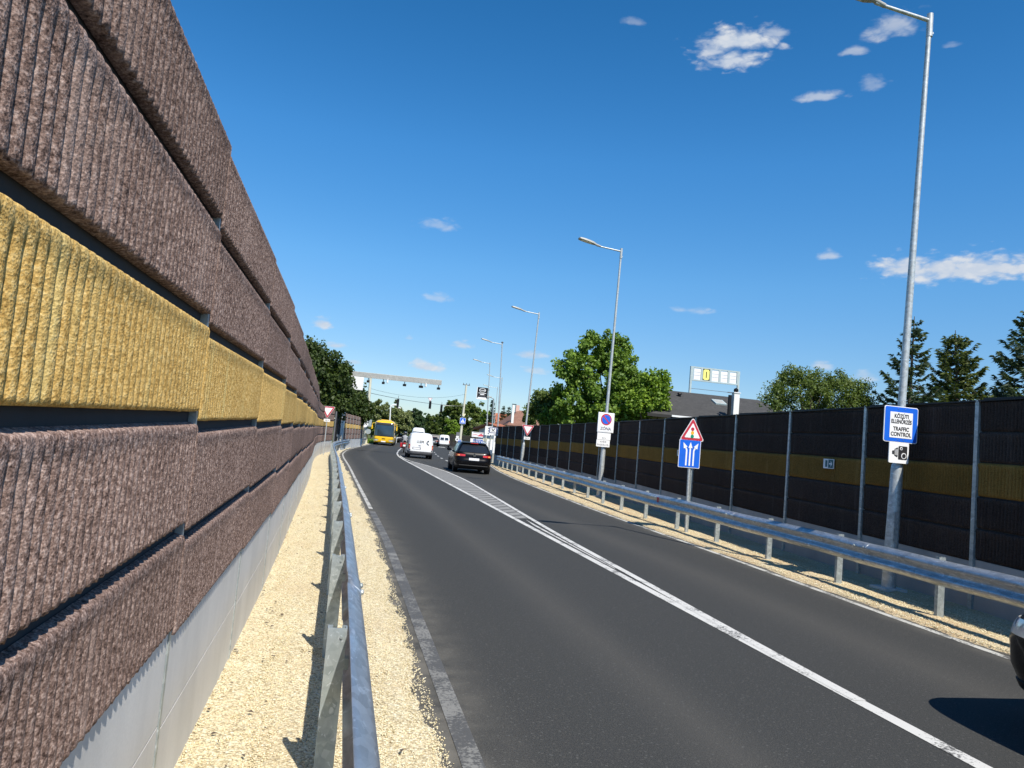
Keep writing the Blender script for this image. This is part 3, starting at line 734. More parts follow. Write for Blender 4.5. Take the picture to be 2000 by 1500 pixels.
GRL = [(.125, -3), (.125, 4), (.11, 6), (.09, 9), (.05, 12), (-.02, 17), (-.14, 25), (-.36, 35), (-.52, 43), (-.48, 50), (-.15, 57), (.5, 66), (1.7, 80), (2.75, 93)]
GRR = [(6.75, -3), (6.95, 4), (7.17, 8), (7.32, 10.2), (7.45, 12.5), (7.62, 16), (7.8, 20), (8.27, 25), (8.9, 33), (9.65, 42), (10.25, 49.5), (10.4, 51)]
guardrail('guardrail', 'steel guardrail seen end-on between the gravel path and the road', GRL, -1.4, 92.5, 1, 2.05)
gR = guardrail('guardrail', 'steel guardrail in front of the shaded barrier on the right verge', [(a-.02, b) for a, b in GRR], -1.0, 50.6, -1, 2.1, zc=.565, lift=.04)
k = MB(); k.box((interp(GRR, 17.3)-.105-(interp(GRR, -1)-.02), 17.3+1.0, .60), (.012, .09, .12)); k.build('reflector', M['signred'], gR)

# ------------------------------------------------------------------ street lamps
def street_lamp(label, x, y, h, lean, arm=.86, rz=0.0, slim=1.0, knee=1.86, head=.62, cap=False):
    root = thing('street_lamp', label, 'street lamp', (x, y, 0), rz, 'street lamps along the right verge')
    k = MB(); lx = lambda z: lean*z/h
    zs = [-.05, .6, knee-.10, knee-.03, knee, knee+.05, 3.2, 5.5, h-.5, h]
    rs = [.098*slim, .092*slim, .084*slim, .078*slim, .060*slim, .056*slim, .054*slim, .046*slim, .036*slim, .035*slim]
    k.tube([(lx(z), 0, z) for z in zs], rs, 18); k.build('pole', M['pole'], root, smooth=True)
    k = MB(); k.box((0, 0, .02), (.36, .34, .08)); k.build('footing', M['plinth'], root)
    k = MB(); k.box((-.0, -.092*slim, .95), (.075, .012, .42)); k.build('access_door', M['pole'], root, bevel=.003)
    k = MB(); k.tube([(lean, 0, h-.32), (lean, 0, h+.05)], .047*slim, 14); k.tube([(lean, 0, h-.06), (lean-arm, 0, h+.02)], [.030*slim, .026*slim], 12); k.box((lean+.04, 0, h-.25), (.05, .03, .03)); k.build('arm', M['pole'], root, smooth=True)
    k = MB(); x0 = lean-arm; z0 = h+.02; tl = math.radians(13)
    def hp(u, w, zz): return (x0+.16-u*math.cos(tl)-zz*math.sin(tl)*0, w, z0+u*math.sin(tl)*.9+zz)
    k.tube([hp(.0, 0, -.01), hp(.24, 0, 0.0)], [.036, .04], 10)
    prof = [(.20, .05, .035), (.30, .11, .05), (.50, .145, .05), (.72, .15, .042), (.84, .13, .03), (.88, .06, .012)]
    vs = []; fs = []
    for u, w, t in prof:
        vs += [hp(u, -w, -.02), hp(u, w, -.02), hp(u, w*.8, t), hp(u, -w*.8, t)]
    for i in range(len(prof)-1):
        for j in range(4): a = i*4+j; b = i*4+(j+1) % 4; fs.append((a, b, b+4, a+4))
    fs += [(3, 2, 1, 0), tuple(len(vs)-4+j for j in range(4))]
    sc = head/.62; vs = [(x0+(v[0]-x0)*sc, v[1]*sc, z0+(v[2]-z0)*sc) for v in vs]
    k.add(vs, fs); k.build('lamp_head', M['lampgrey'], root, smooth=True)
    k = MB(); a, b, c, d = hp(.36, -.10, -.026), hp(.36, .10, -.026), hp(.76, .11, -.026), hp(.76, -.11, -.026)
    k.add([a, b, c, d, (a[0], a[1], a[2]+.012), (b[0], b[1], b[2]+.012), (c[0], c[1], c[2]+.012), (d[0], d[1], d[2]+.012)], [(0, 1, 2, 3), (7, 6, 5, 4), (0, 4, 5, 1), (1, 5, 6, 2), (2, 6, 7, 3), (3, 7, 4, 0)]); k.build('lens', M['signwhite'], root)
    if cap:
        k = MB(); k.lathe([(.03, 0), (.09, .03), (.09, .09), (.04, .13)], (lean, 0, h+.02), seg=12); k.build('photocell', M['grey'], root, smooth=True)
    return root
street_lamp('tall galvanised street lamp carrying the blue traffic control sign', 7.91, 9.70, 8.76, .25, arm=.97)
street_lamp('galvanised street lamp carrying the white no parking zone board', 9.03, 25.73, 8.98, .12, arm=.95, knee=1.84)
street_lamp('street lamp carrying the right-hand yield sign', 10.14, 42.75, 9.35, .30, arm=.98, knee=1.7)
p = at(968, 880, 58); q = at(981, 671, 58)
street_lamp('street lamp with a dark cap on its top standing behind the pictogram sign', p[0]+.10, 58, q[2], q[0]-p[0]-.10, arm=1.0, cap=True)
p = at(948, 870, 72); q = at(957, 709, 72)
street_lamp('street lamp beside the hanging black banner', p[0]+.1, 72, q[2], q[0]-p[0]-.1, arm=1.0)
p = at(970, 860, 89); q = at(981, 738, 89)
street_lamp('far thin street lamp directly right of the one with the dark cap', p[0], 89, q[2], q[0]-p[0], arm=1.2)
p = at(962, 860, 104); q = at(972, 757, 104)
street_lamp('farthest street lamp, mostly hidden behind the one with the dark cap', p[0], 104, q[2], q[0]-p[0], arm=1.4)

# ------------------------------------------------------------------ signs
def rrect(w, h, r, cx=0, cz=0, n=5):
    pts = []
    for sx, sz, a0 in ((1, 1, 0), (-1, 1, 90), (-1, -1, 180), (1, -1, 270)):
        for i in range(n+1):
            a = math.radians(a0+90*i/n); pts.append((cx+sx*(w/2-r)+r*math.cos(a), cz+sz*(h/2-r)+r*math.sin(a)))
    return pts
def disc(r, cx=0, cz=0, n=28): return [(cx+r*math.cos(2*math.pi*i/n), cz+r*math.sin(2*math.pi*i/n)) for i in range(n)]
def rtri(R, cx=0, cz=0, r=.04, down=False, n=5):
    pts = []
    for kk in range(3):
        a = math.radians(90+120*kk+(180 if down else 0)); vx, vz = (R-2*r)*math.cos(a), (R-2*r)*math.sin(a)
        for i in range(n+1):
            b = a+math.radians(-60+120*i/n); pts.append((cx+vx+r*math.cos(b), cz+vz+r*math.sin(b)))
    return pts
def layer(parent, name, pts, off, mat, th=.003, y=0.0):
    k = MB(); k.prism(pts, y-off, y-off+th); return k.build(name, mat, parent)
def rot2(pts, a, cx=0, cz=0):
    c, s = math.cos(a), math.sin(a); return [(cx+(x-cx)*c-(z-cz)*s, cz+(x-cx)*s+(z-cz)*c) for x, z in pts]
def strip_poly(pts, w):                          # polyline -> outline polygon
    P = [Vector(p) for p in pts]; L, R = [], []
    for i, p in enumerate(P):
        t = (P[min(i+1, len(P)-1)]-P[max(i-1, 0)]).normalized(); n = Vector((-t.y, t.x))
        L.append(p+n*w/2); R.append(p-n*w/2)
    return [tuple(p) for p in R]+[tuple(p) for p in L[::-1]]
def brackets(parent, zs, y=.04, w=.16):
    k = MB()
    for z in zs: k.box((0, y, z), (w, .06, .03))
    k.build('bracket', M['galv_post'], parent)

# blue traffic control sign on the near lamp
s = thing('road_sign', 'blue framed sign reading KÖZÚTI ELLENŐRZÉS TRAFFIC CONTROL on the near lamp', 'road sign', (7.885, 9.575, 2.42), .02)
layer(s, 'plate', rrect(.575, .525, .035), .004, M['signwhite'], .012); layer(s, 'blue_border', rrect(.553, .503, .028), .0075, M['signblue']); layer(s, 'white_panel', rrect(.385, .375, .004, 0, -.01), .011, M['signwhite'])
for tx, z, sz, sx in (('KÖZÚTI', .118, .080, .84), ('ELLENŐRZÉS', .038, .080, .765), ('TRAFFIC', -.068, .080, .9), ('CONTROL', -.146, .080, .9)):
    text_part('lettering', tx, sz, M['ink'], s, (0, -.0125, z), sx=sx, bold=.028)
k = MB()
for x, z in ((-.06, .225), (.06, .225), (-.05, -.222), (.05, -.222)): k.lathe([(.006, 0), (.006, .004)], (x, -.0125, z), 'y', 6)
k.build('rivets', M['galv'], s); brackets(s, (.17, -.17), .035)
s = thing('road_sign', 'small white speed camera sign below the blue traffic control sign', 'road sign', (7.872, 9.575, 2.010), .02)
layer(s, 'plate', rrect(.335, .305, .022), .004, M['signwhite'], .012)
layer(s, 'camera_symbol', rrect(.150, .195, .014, .065, .0), .0075, M['ink'])
layer(s, 'lens_ring', disc(.043, .082, -.042), .011, M['signwhite']); layer(s, 'lens', disc(.031, .082, -.042), .0145, M['ink'])
layer(s, 'viewfinder_ring', disc(.022, .034, .062), .011, M['signwhite']); layer(s, 'viewfinder', disc(.011, .034, .062), .0145, M['ink'])
layer(s, 'bellows', [(-.075, .05), (-.028, .075), (-.020, .065), (-.020, -.055), (-.028, -.068), (-.075, -.045)], .0075, M['ink'])
for x in (-.062, -.047, -.033): layer(s, 'bellows_line', [(x-.003, -.036), (x+.003, -.040), (x+.003, .050), (x-.003, .044)], .011, M['signwhite'])
layer(s, 'shutter', [(-.115, .022), (-.082, .030), (-.082, -.030), (-.115, -.022)], .0075, M['ink']); brackets(s, (0,), .045)

# warning triangle and lane board on their own post
s = thing('road_sign', 'traffic light warning triangle above a blue three lane arrow board on one post', 'road sign', (7.59, 15.72, 0), .03)
k = MB(); k.tube([(.03, .04, -.05), (-.02, .04, 2.5)], .032, 14); k.build('post', M['pole'], s, smooth=True)
k = MB(); k.tube([(.10, .10, -.05), (.06, .05, 1.5)], .018, 10); k.build('stay', M['galv_post'], s, smooth=True)
cz = 2.235
layer(s, 'triangle_plate', rtri(.352, 0, cz, .035), .004, M['signwhite'], .010); layer(s, 'red_border', rtri(.328, 0, cz, .030), .0075, M['signred']); layer(s, 'white_panel', rtri(.222, 0, cz, .012), .011, M['signwhite'])
for z, mt in ((.083, M['signred']), (0.0, M['signamber']), (-.078, M['signgreen'])): layer(s, 'signal_dot', disc(.040, -.002, cz+z), .0145, mt)
cz = 1.765
layer(s, 'lane_plate', rrect(.525, .625, .022, -.035, cz), .004, M['signwhite'], .010); layer(s, 'lane_panel', rrect(.500, .600, .014, -.035, cz), .0075, M['signblue'])
def arrow(px_, tip, ang):
    layer(s, 'lane_arrow', strip_poly(px_, .036), .011, M['signwhite'])
    layer(s, 'arrow_head', rot2([(-.052, -.085), (.052, -.085), (0, .052)], ang, 0, 0) if False else [(tip[0]+a, tip[1]+b) for a, b in rot2([(-.050, -.095), (.050, -.095), (0, .035)], ang)], .0145, M['signwhite'])
c0 = -.035
arrow([(c0-.078, cz-.265), (c0-.078, cz+.075), (c0-.088, cz+.10), (c0-.125, cz+.165)], (c0-.155, cz+.215), .50)
arrow([(c0+.008, cz-.265), (c0+.008, cz+.15)], (c0+.008, cz+.225), 0)
arrow([(c0+.096, cz-.265), (c0+.096, cz+.075), (c0+.108, cz+.10), (c0+.150, cz+.165)], (c0+.180, cz+.215), -.52)

# no-parking zone board
s = thing('road_sign', 'white no parking ZÓNA board on the second lamp post', 'road sign', (9.02, 25.60, 2.67), .03)
layer(s, 'plate', rrect(.60, .70, .01), .030, M['signwhite'], .05); layer(s, 'panel', rrect(.545, .645, .008), .0335, M['signwhite'])
layer(s, 'red_ring', disc(.205, 0, .105), .037, M['signred']); layer(s, 'blue_disc', disc(.160, 0, .105), .0405, M['signblue'])
layer(s, 'red_bar', rot2([(-.185, .082), (.185, .082), (.185, .128), (-.185, .128)], -.80, 0, .105), .044, M['signred'])
text_part('lettering', 'ZÓNA', .145, M['greyink'], s, (0, -.0345, -.225), sx=.95, bold=.03); brackets(s, (.2, -.2), .05, .2)
s = thing('road_sign', 'small white plate reading 3,5t under the ZÓNA board', 'road sign', (8.99, 25.60, 2.185), .03)
layer(s, 'plate', rrect(.50, .255, .01), .012, M['signwhite'], .02); text_part('lettering', '3,5 t', .085, M['greyink'], s, (0, -.013, -.07)); brackets(s, (0,), .05, .2)
s = thing('road_sign', 'lowest white plate reading KIVÉVE ENGEDÉLLYEL on the second lamp post', 'road sign', (8.975, 25.60, 1.925), .03)
layer(s, 'plate', rrect(.50, .245, .01), .012, M['signwhite'], .02); text_part('lettering', 'KIVÉVE', .085, M['greyink'], s, (0, -.013, .052), sx=.9); text_part('lettering', 'ENGEDÉLLYEL', .085, M['greyink'], s, (0, -.013, -.055), sx=.82); brackets(s, (0,), .05, .2)

def yield_sign(label, loc, R, post=None, sub='200 m', rz=0.0):
    s = thing('yield_sign', label, 'road sign', loc, rz)
    z = 0 if post is None else post
    layer(s, 'plate', rtri(R, 0, z, .035, True), .004, M['signwhite'], .012); layer(s, 'red_border', rtri(R*.955, 0, z, .03, True), .0085, M['signred']); layer(s, 'white_panel', rtri(R*.66, 0, z, .012, True), .013, M['signwhite'])
    layer(s, 'distance_plate', rrect(.36, .16, .01, .0, z-R-.11), .004, M['signwhite'], .012); text_part('lettering', sub, .10, M['greyink'], s, (0, -.0055, z-R-.11))
    return s
yield_sign('white yield triangle mounted on the third street lamp', (10.32, 42.60, 2.54), .43)
s = yield_sign('yield triangle on a thin post by the end of the brown barrier', (-1.02, 45.42, 0), .47, 2.60, rz=-.05)
k = MB(); k.tube([(0, .05, -.05), (0, .04, 2.75)], .034, 12); k.build('post', M['pole'], s, smooth=True)

# emergency exit plates on the dark barrier
def exit_sign(label, px, py, Y, w, h):
    x = interp(WALL_R, Y)-.10
    s = thing('escape_sign', label, 'escape sign', (x, Y, at(px, py, Y)[2]), -math.pi/2+.10)
    layer(s, 'plate', rrect(w, h, .006), .004, M['signwhite'], .014); layer(s, 'panel', rrect(w*.46, h*.86, .004, w*.22, 0), .0075, M['signteal'])
    layer(s, 'arrow', [(w*.08, -.012), (w*.24, -.012), (w*.24, -.05), (w*.38, 0), (w*.24, .05), (w*.24, .012), (w*.08, .012)], .011, M['signwhite'])
    layer(s, 'door_symbol', [(-w*.30, -h*.35), (-w*.1, -h*.35), (-w*.1, h*.35), (-w*.30, h*.35)], .0075, M['signteal'])
    return s
exit_sign('small white and teal escape route plate on the dark yellow stripe', 1611, 905, 12.0, .26, .17)
exit_sign('tiny escape route plate far along the stripe left of the lane arrow board', 1321, 884, 19.5, .24, .17)

# ------------------------------------------------------------------ camera mast over the road
g = thing('camera_mast', 'grey cantilever mast with traffic cameras reaching over the road', 'camera mast', (-.22, 58, 0))
k = MB(); k.tube([(0, 0, -.1), (0, 0, 5.2), (-.28, 0, 5.95)], [.24, .19, .17], 10); k.box((0, 0, .05), (.7, .7, .2)); k.build('mast', M['galv'], g, smooth=True)
k = MB(); k.box((3.42, 0, 5.78), (7.45, .42, .36)); k.box((3.42, -.225, 5.58), (7.4, .05, .04)); k.build('beam', M['lampgrey'], g, bevel=.02)
k = MB(); k.prism([(.22, 5.56), (1.30, 5.54), (1.28, 4.58), (.72, 4.58), (.52, 4.78), (.34, 5.1)], -.30, .10); k.build('equipment_box', M['white'], g, bevel=.02)
for x, w in ((1.62, .20), (2.75, .2), (4.35, .24), (5.6, .3), (6.95, .22)):
    k = MB(); k.box((x, -.1, 5.46), (.05, .05, .26)); k.box((x, -.12, 5.30), (w, .34, .16)); k.lathe([(.06, 0), (.085, -.10), (.085, -.12)], (x+.02, -.28, 5.30), 'y', 12); k.build('camera', M['black'], g)
for x in (3.05, 5.95):
    k = MB(); k.box((x, -.18, 5.46), (.10, .5, .26)); k.build('detector', M['white'], g)
k = MB(); k.lathe([(.03, 0), (.16, .12), (.20, .28), (.16, .42), (.02, .48)], (-.22, 0, 6.02), seg=14); k.build('antenna_dome', M['white'], g, smooth=True)
k = MB(); k.box((.14, -.2, 2.4), (.14, .2, .4)); k.build('junction_box', M['black'], g, bevel=.01)

# ------------------------------------------------------------------ far poles, wires and signals
def far_pole(name, label, cat, b, t, Y, r0, r1, mat):
    p, q = at(*b, Y), at(*t, Y)
    o = thing(name, label, cat, (p[0], Y, 0))
    k = MB(); k.tube([(0, 0, -.2), (q[0]-p[0], 0, q[2])], [r0, r1], 14); k.build('pole', mat, o, smooth=True)
    return o, p, q
LP, lp, lq = far_pole('lamp_post', 'pale concrete lamp post at the left end of the guardrail', 'lamp post', (714, 857), (724, 737), 95, .26, .15, M['pole_conc'])
k = MB(); k.box((lq[0]-lp[0]+.25, 0, lq[2]+.02), (.75, .22, .14)); k.build('lamp_head', M['grey'], LP, bevel=.02)
UP, up_, uq = far_pole('utility_pole', 'pale concrete utility pole carrying the pedestrian crossing sign', 'utility pole', (897, 874), (911, 752), 126, .24, .15, M['pole_conc'])
k = MB(); k.box((uq[0]-up_[0], 0, uq[2]), (1.2, .12, .12)); [k.tube([(uq[0]-up_[0]+dx, 0, uq[2]), (uq[0]-up_[0]+dx, 0, uq[2]+.3)], .05, 8) for dx in (-.5, 0, .5)]; k.build('crossarm', M['grey'], UP)
p = at(905, 822, 125.6)
s = thing('road_sign', 'blue pedestrian crossing sign on the concrete utility pole', 'road sign', (p[0]-.1, 125.6, p[2]))
layer(s, 'plate', rrect(.98, .98, .05), .004, M['signwhite'], .02); layer(s, 'blue_panel', rrect(.90, .90, .04), .01, M['signblue']); layer(s, 'white_triangle', rtri(.42, 0, -.08, .01), .016, M['signwhite']); layer(s, 'figure', [(-.05, -.2), (.0, .0), (-.03, .12), (.05, .12), (.03, 0), (.1, -.2), (.03, -.2), (.01, -.08), (-.02, -.2)], .022, M['ink'])
p = at(906, 812, 125.5)
s = thing('yield_sign', 'cream yield triangle above the pedestrian crossing sign', 'road sign', (p[0], 125.5, p[2]+.15))
layer(s, 'plate', rtri(.38, 0, 0, .03, True), .004, M['cream_sign'], .02)
p = at(712, 827, 84)
s = thing('road_sign', 'round white sign on a thin post at the end of the orange striped barrier', 'road sign', (p[0], 84, 0))
layer(s, 'disc', disc(.42, 0, p[2]), .004, M['signwhite'], .02); k = MB(); k.tube([(.05, .05, -.05), (.05, .05, p[2]+.4)], .05, 10); k.build('post', M['grey'], s, smooth=True)
p = at(721, 826, 94.4)
s = thing('road_sign', 'grey back of a square sign fixed to the pale lamp post', 'road sign', (p[0], 94.4, p[2]))
layer(s, 'plate', rrect(.62, .85, .03), .004, M['galv_post'], .02); layer(s, 'lower_plate', disc(.32, .0, -1.05, 16), .004, M['galv_post'], .02)
# small curved lamp behind the bus
p, q = at(761, 845, 118), at(763, 793, 118)
s = thing('street_lamp', 'small white curved-arm lamp above the yellow bus', 'street lamp', (p[0], 118, 0))
k = MB(); k.tube([(0, 0, -.1), (q[0]-p[0], 0, q[2])], [.11, .08], 10); k.build('pole', M['white'], s, smooth=True)
k = MB(); dx = q[0]-p[0]; k.tube([(dx, 0, q[2]-.05), (dx+.3, 0, q[2]+.18), (dx+.8, 0, q[2]+.22), (dx+1.3, 0, q[2]-.1)], [.08, .08, .08, .05], 8); k.build('arm', M['white'], s, smooth=True)
k = MB(); k.box((dx+1.35, 0, q[2]-.16), (.55, .26, .14)); k.build('lamp_head', M['white'], s, bevel=.03)
# old lamp between the tall ones
p, q = at(962, 858, 66), at(964, 781, 66)
s = thing('street_lamp', 'short old lamp with a small white head left of the capped street lamp', 'street lamp', (p[0], 66, 0))
k = MB(); k.tube([(0, 0, -.1), (q[0]-p[0], 0, q[2])], [.09, .06], 10); k.build('pole', M['galv_post'], s, smooth=True)
k = MB(); dx = q[0]-p[0]; k.tube([(dx, 0, q[2]-.5), (dx, 0, q[2]+.1), (dx-.3, 0, q[2]+.22)], .05, 8); k.build('arm', M['galv_post'], s, smooth=True)
k = MB(); k.box((dx-.42, 0, q[2]+.22), (.42, .2, .1)); k.build('lamp_head', M['lampgrey'], s, bevel=.02)
# span wire with hanging signals
A = Vector(at(716, 766, 95)); B = Vector(at(907, 793, 126)); 
def span(t, sag): 
    v = A.lerp(B, t); v.z -= sag*4*t*(1-t); return v
o = thing('span_wire', 'dark wire strung from the left lamp post to the utility pole', 'wire', tuple(A))
k = MB(); k.tube([span(t/16, .35)-A for t in range(17)], .028, 6); k.build('wire', M['black'], o)
A2, B2 = Vector(at(717, 757, 95)), Vector(at(909, 770, 126))
o = thing('span_wire', 'thin upper wire between the two concrete poles', 'wire', tuple(A2))
k = MB(); k.tube([A2.lerp(B2, t/12)-A2-Vector((0, 0, 4*.9*(t/12)*(1-t/12))) for t in range(13)], .014, 6); k.build('wire', M['black'], o)
p = at(894, 793, 125); q = at(862, 792, 119)
o = thing('signal_bracket', 'pale horizontal bracket arm on the utility pole', 'bracket', (up_[0], 126, 0))
k = MB(); k.tube([(0, 0, at(904, 793, 126)[2]), (q[0]-up_[0], -7, q[2])], .05, 8); k.build('arm', M['pole_conc'], o)
def signal(label, px, py, Y, h, w, side=False):
    p = at(px, py, Y)
    s = thing('traffic_light', label, 'traffic light', p)
    k = MB(); k.prism(rrect(w, h, .06), -.12, .12); k.build('housing', M['black'], s)
    for i in (-1, 0, 1):
        k = MB(); k.lathe([(.13, -.12), (.14, -.30)], (0 if not side else -.12, 0, i*h*.31), 'y', 12) if not side else k.box((-w/2-.12, 0, i*h*.31+.06), (.3, .26, .05)); k.build('visor', M['black'], s)
    k = MB(); k.tube([(0, 0, h/2-.05), (0, 0, h/2+.45)], .03, 6); k.build('hanger', M['grey'], s)
    return s
signal('black traffic light hanging from the wire above the road with a yield triangle on top', 840, 791, 114, 1.15, .34)
p = at(840, 779.5, 114)
s = thing('yield_sign', 'small yield triangle on top of the hanging traffic light', 'road sign', (p[0], 113.9, p[2]))
layer(s, 'plate', rtri(.36, 0, 0, .03, True), .004, M['signred'], .02); layer(s, 'white_panel', rtri(.28, 0, 0, .012, True), .012, M['signwhite'])
signal('black traffic light seen from the side in front of the acacia', 777, 788, 104, 1.2, .30, True)
signal('black traffic light at the end of the pale bracket arm in front of the trees', 862, 798, 119, 1.15, .34)
# signs at the far right kerb
p = at(893, 858, 122)
s = thing('road_sign', 'narrow kerbside post with stacked small round and square signs', 'road sign', (p[0], 122, 0))
k = MB(); k.tube([(0, 0, -.05), (0, 0, p[2]+.6)], .04, 8); k.build('post', M['pole'], s)
layer(s, 'disc', disc(.32, 0, p[2]), .06, M['signwhite'], .02); layer(s, 'disc_symbol', disc(.14, 0, p[2]), .066, M['greyink']); layer(s, 'upper_plate', rrect(.55, .6, .03, .05, p[2]+.85), .06, M['greyink'], .02); layer(s, 'white_plate', rrect(.45, .25, .02, 0, p[2]+.42), .06, M['signwhite'], .02)
p = at(898, 862, 121)
s = thing('road_sign', 'small blue round keep-right sign at the foot of the utility pole', 'road sign', (p[0], 121, 0))
layer(s, 'disc', disc(.27, 0, p[2]), .06, M['signblue'], .02); layer(s, 'arrow', [(-.12, -.03), (.06, -.03), (.06, -.1), (.16, 0), (.06, .1), (.06, .03), (-.12, .03)], .066, M['signwhite']); k = MB(); k.tube([(0, 0, -.05), (0, 0, p[2]+.2)], .04, 8); k.build('post', M['pole'], s)

# roadside boards past the end of the right guardrail
def board(label, px0, py0, px1, py1, Y, mat, cat='signboard', legs=True, name='signboard', frame=None):
    a, b = at(px0, py0, Y), at(px1, py1, Y); w, h = b[0]-a[0], a[2]-b[2]; cx = (a[0]+b[0])/2; z = (a[2]+b[2])/2
    s = thing(name, label, cat, (cx, Y, 0))
    layer(s, 'panel', rrect(w, h, .02, 0, z), .02, mat, .06)
    if frame: 
        for pts in ([(-w/2-.04, z-h/2-.04), (w/2+.04, z-h/2-.04), (w/2+.04, z-h/2), (-w/2-.04, z-h/2)], [(-w/2-.04, z+h/2), (w/2+.04, z+h/2), (w/2+.04, z+h/2+.04), (-w/2-.04, z+h/2+.04)]): layer(s, 'frame', pts, .03, frame, .08)
    if legs:
        for x in (-w*.36, w*.36):
            k = MB(); k.tube([(x, .09, -.05), (x, .09, z+h/2-.05)], .04, 8); k.build('leg', M['pole'], s)
    return s, w, h, z
s, w, h, z = board('white board with blue framed wrench and car pictograms', 956, 834, 983, 852, 55.5, M['signwhite'])
layer(s, 'blue_frame', rrect(w*.98, h*.70, .02, 0, z+h*.13), .026, M['signnavy'])
for sx in (-1, 1): layer(s, 'pictogram_panel', rrect(w*.40, h*.56, .01, sx*w*.235, z+h*.13), .032, M['signwhite'])
for a in (.75, -.75): layer(s, 'crossed_wrench', rot2([(-w*.235-.14, z+h*.13-.022), (-w*.235+.14, z+h*.13-.022), (-w*.235+.14, z+h*.13+.022), (-w*.235-.14, z+h*.13+.022)], a, -w*.235, z+h*.13), .038+.004*(a > 0), M['ink'])
for dx in (-.1, .1): layer(s, 'wrench_end', disc(.036, -w*.235+dx, z+h*.13+.105, 10), .046, M['ink'])
cxx, czz = w*.235, z+h*.13
layer(s, 'car_pictogram', rot2([(cxx-.16, czz-.02), (cxx-.10, czz+.015), (cxx-.07, czz+.06), (cxx+.05, czz+.06), (cxx+.10, czz+.01), (cxx+.16, czz), (cxx+.16, czz-.05), (cxx-.16, czz-.05)], -.25, cxx, czz), .038, M['ink'])
text_part('lettering', '150 m  →', .11, M['greyink'], s, (0, -.024, z-h*.38))
s, w, h, z = board('pale lilac framed board half hidden behind the pictogram board', 948, 832, 960, 851, 60.0, M['signwhite'], legs=True)
for i in range(3): layer(s, 'text_block', rrect(w*.35, h*.16, .01, w*.1, z+h*(.28-.28*i)), .026, M['greyink'])
s, w, h, z = board('tall white totem with black vertical letters at the guardrail end', 951, 858, 962, 888, 58.5, M['signwhite'], legs=False)
text_part('lettering', 'S\nZ\nE\nR\nV\nI\nZ', .155, M['ink'], s, (-.12, -.026, z-.06), sx=1.2, space=.92)
layer(s, 'base', [(-w*.45, -.05), (w*.45, -.05), (w*.45, z-h/2), (-w*.45, z-h/2)], .01, M['lampgrey'], .04)
s, w, h, z = board('narrow white board with a grey symbol right of the totem', 964.5, 851, 971.5, 886, 57.6, M['signwhite'], legs=False)
layer(s, 'symbol', rrect(w*.5, h*.24, .01, 0, z+h*.27), .026, M['greyink']); layer(s, 'symbol_hole', rrect(w*.25, h*.07, .01, 0, z+h*.31), .032, M['signwhite']); layer(s, 'base', [(-w*.45, -.05), (w*.45, -.05), (w*.45, z-h/2), (-w*.45, z-h/2)], .01, M['lampgrey'], .04)
s, w, h, z = board('low cream board with dark text above the white totem', 944, 856, 963, 863, 61.5, M['cream_sign'])
for i in range(2): layer(s, 'text_line', rrect(w*.7, h*.14, .01, -w*.05, z+h*(.2-.4*i)), .026, M['greyink'])
s, w, h, z = board('small board with grey squares beside the blue billboard', 945, 866, 950, 882, 63.0, M['signwhite'], legs=False)
for i in range(3): layer(s, 'square', rrect(w*.7, h*.2, .01, 0, z+h*(.3-.3*i)), .026, M['greyink'])
layer(s, 'base', [(-w*.45, -.05), (w*.45, -.05), (w*.45, z-h/2), (-w*.45, z-h/2)], .01, M['lampgrey'], .04)
s, w, h, z = board('white and blue billboard with white lettering behind the black estate car', 919, 856, 945, 874, 74.0, M['signwhite'], 'billboard', name='billboard')
layer(s, 'blue_panel', rrect(w*.80, h*.80, .02, w*.09, z+h*.02), .026, M['bluebill']); text_part('lettering', 'NYITVA', .30, M['signwhite'], s, (w*.09, -.030, z+h*.16), sx=1.25); text_part('lettering', 'a hét', .24, M['signwhite'], s, (-w*.04, -.030, z-h*.22), sx=1.2)
s, w, h, z = board('white billboard with a red car drawing above the blue billboard', 922, 843, 946, 855, 76.0, M['signwhite'], 'billboard', name='billboard')
layer(s, 'red_car_drawing', [(-w*.02, z-h*.30), (w*.03, z-h*.05), (w*.13, z+h*.10), (w*.22, z+h*.28), (w*.32, z+h*.10), (w*.40, z-h*.02), (w*.42, z-h*.30)], .026, M['pink']); layer(s, 'text_line', rrect(w*.8, h*.09, .01, 0, z+h*.38), .026, M['greyink']); layer(s, 'outline', strip_poly([(-w*.45, z-h*.15), (-w*.2, z-h*.02), (-w*.02, z-h*.12)], .05), .026, M['pink'])
# black hanging banner on the lamp
a, b = at(933, 756, 71.6), at(951.5, 781.5, 71.6); w, h = b[0]-a[0], a[2]-b[2]; z = (a[2]+b[2])/2
s = thing('advertising_banner', 'black advertising box with a white oval logo hanging on a street lamp', 'banner', ((a[0]+b[0])/2-.02, 71.6, z), .0)
layer(s, 'panel', rrect(w, h, .02), .05, M['black'], .10); layer(s, 'white_edge', [(-w/2-.03, -h/2), (-w/2+.02, -h/2), (-w/2+.02, h/2), (-w/2-.03, h/2)], .056, M['signwhite'])
ov = [(x*1.62, zz+h*.27) for x, zz in disc(.20, 0, 0)]; layer(s, 'oval', ov, .056, M['signwhite']); layer(s, 'oval_centre', [(x*.88, h*.27+(zz-h*.27)*.82) for x, zz in ov], .061, M['black'])
text_part('lettering', 'Csuda', .23, M['signwhite'], s, (0, -.0625, h*.27), sx=1.05)
layer(s, 'text_line', rrect(w*.72, .05, .01, 0, h*.03), .056, M['signwhite']); layer(s, 'text_line', rrect(w*.38, .085, .01, 0, -h*.075), .056, M['signwhite']); layer(s, 'text_line', rrect(w*.7, .03, .01, 0, -h*.16), .056, M['greyink']); layer(s, 'text_line', rrect(w*.6, .03, .01, 0, -h*.21), .056, M['greyink'])
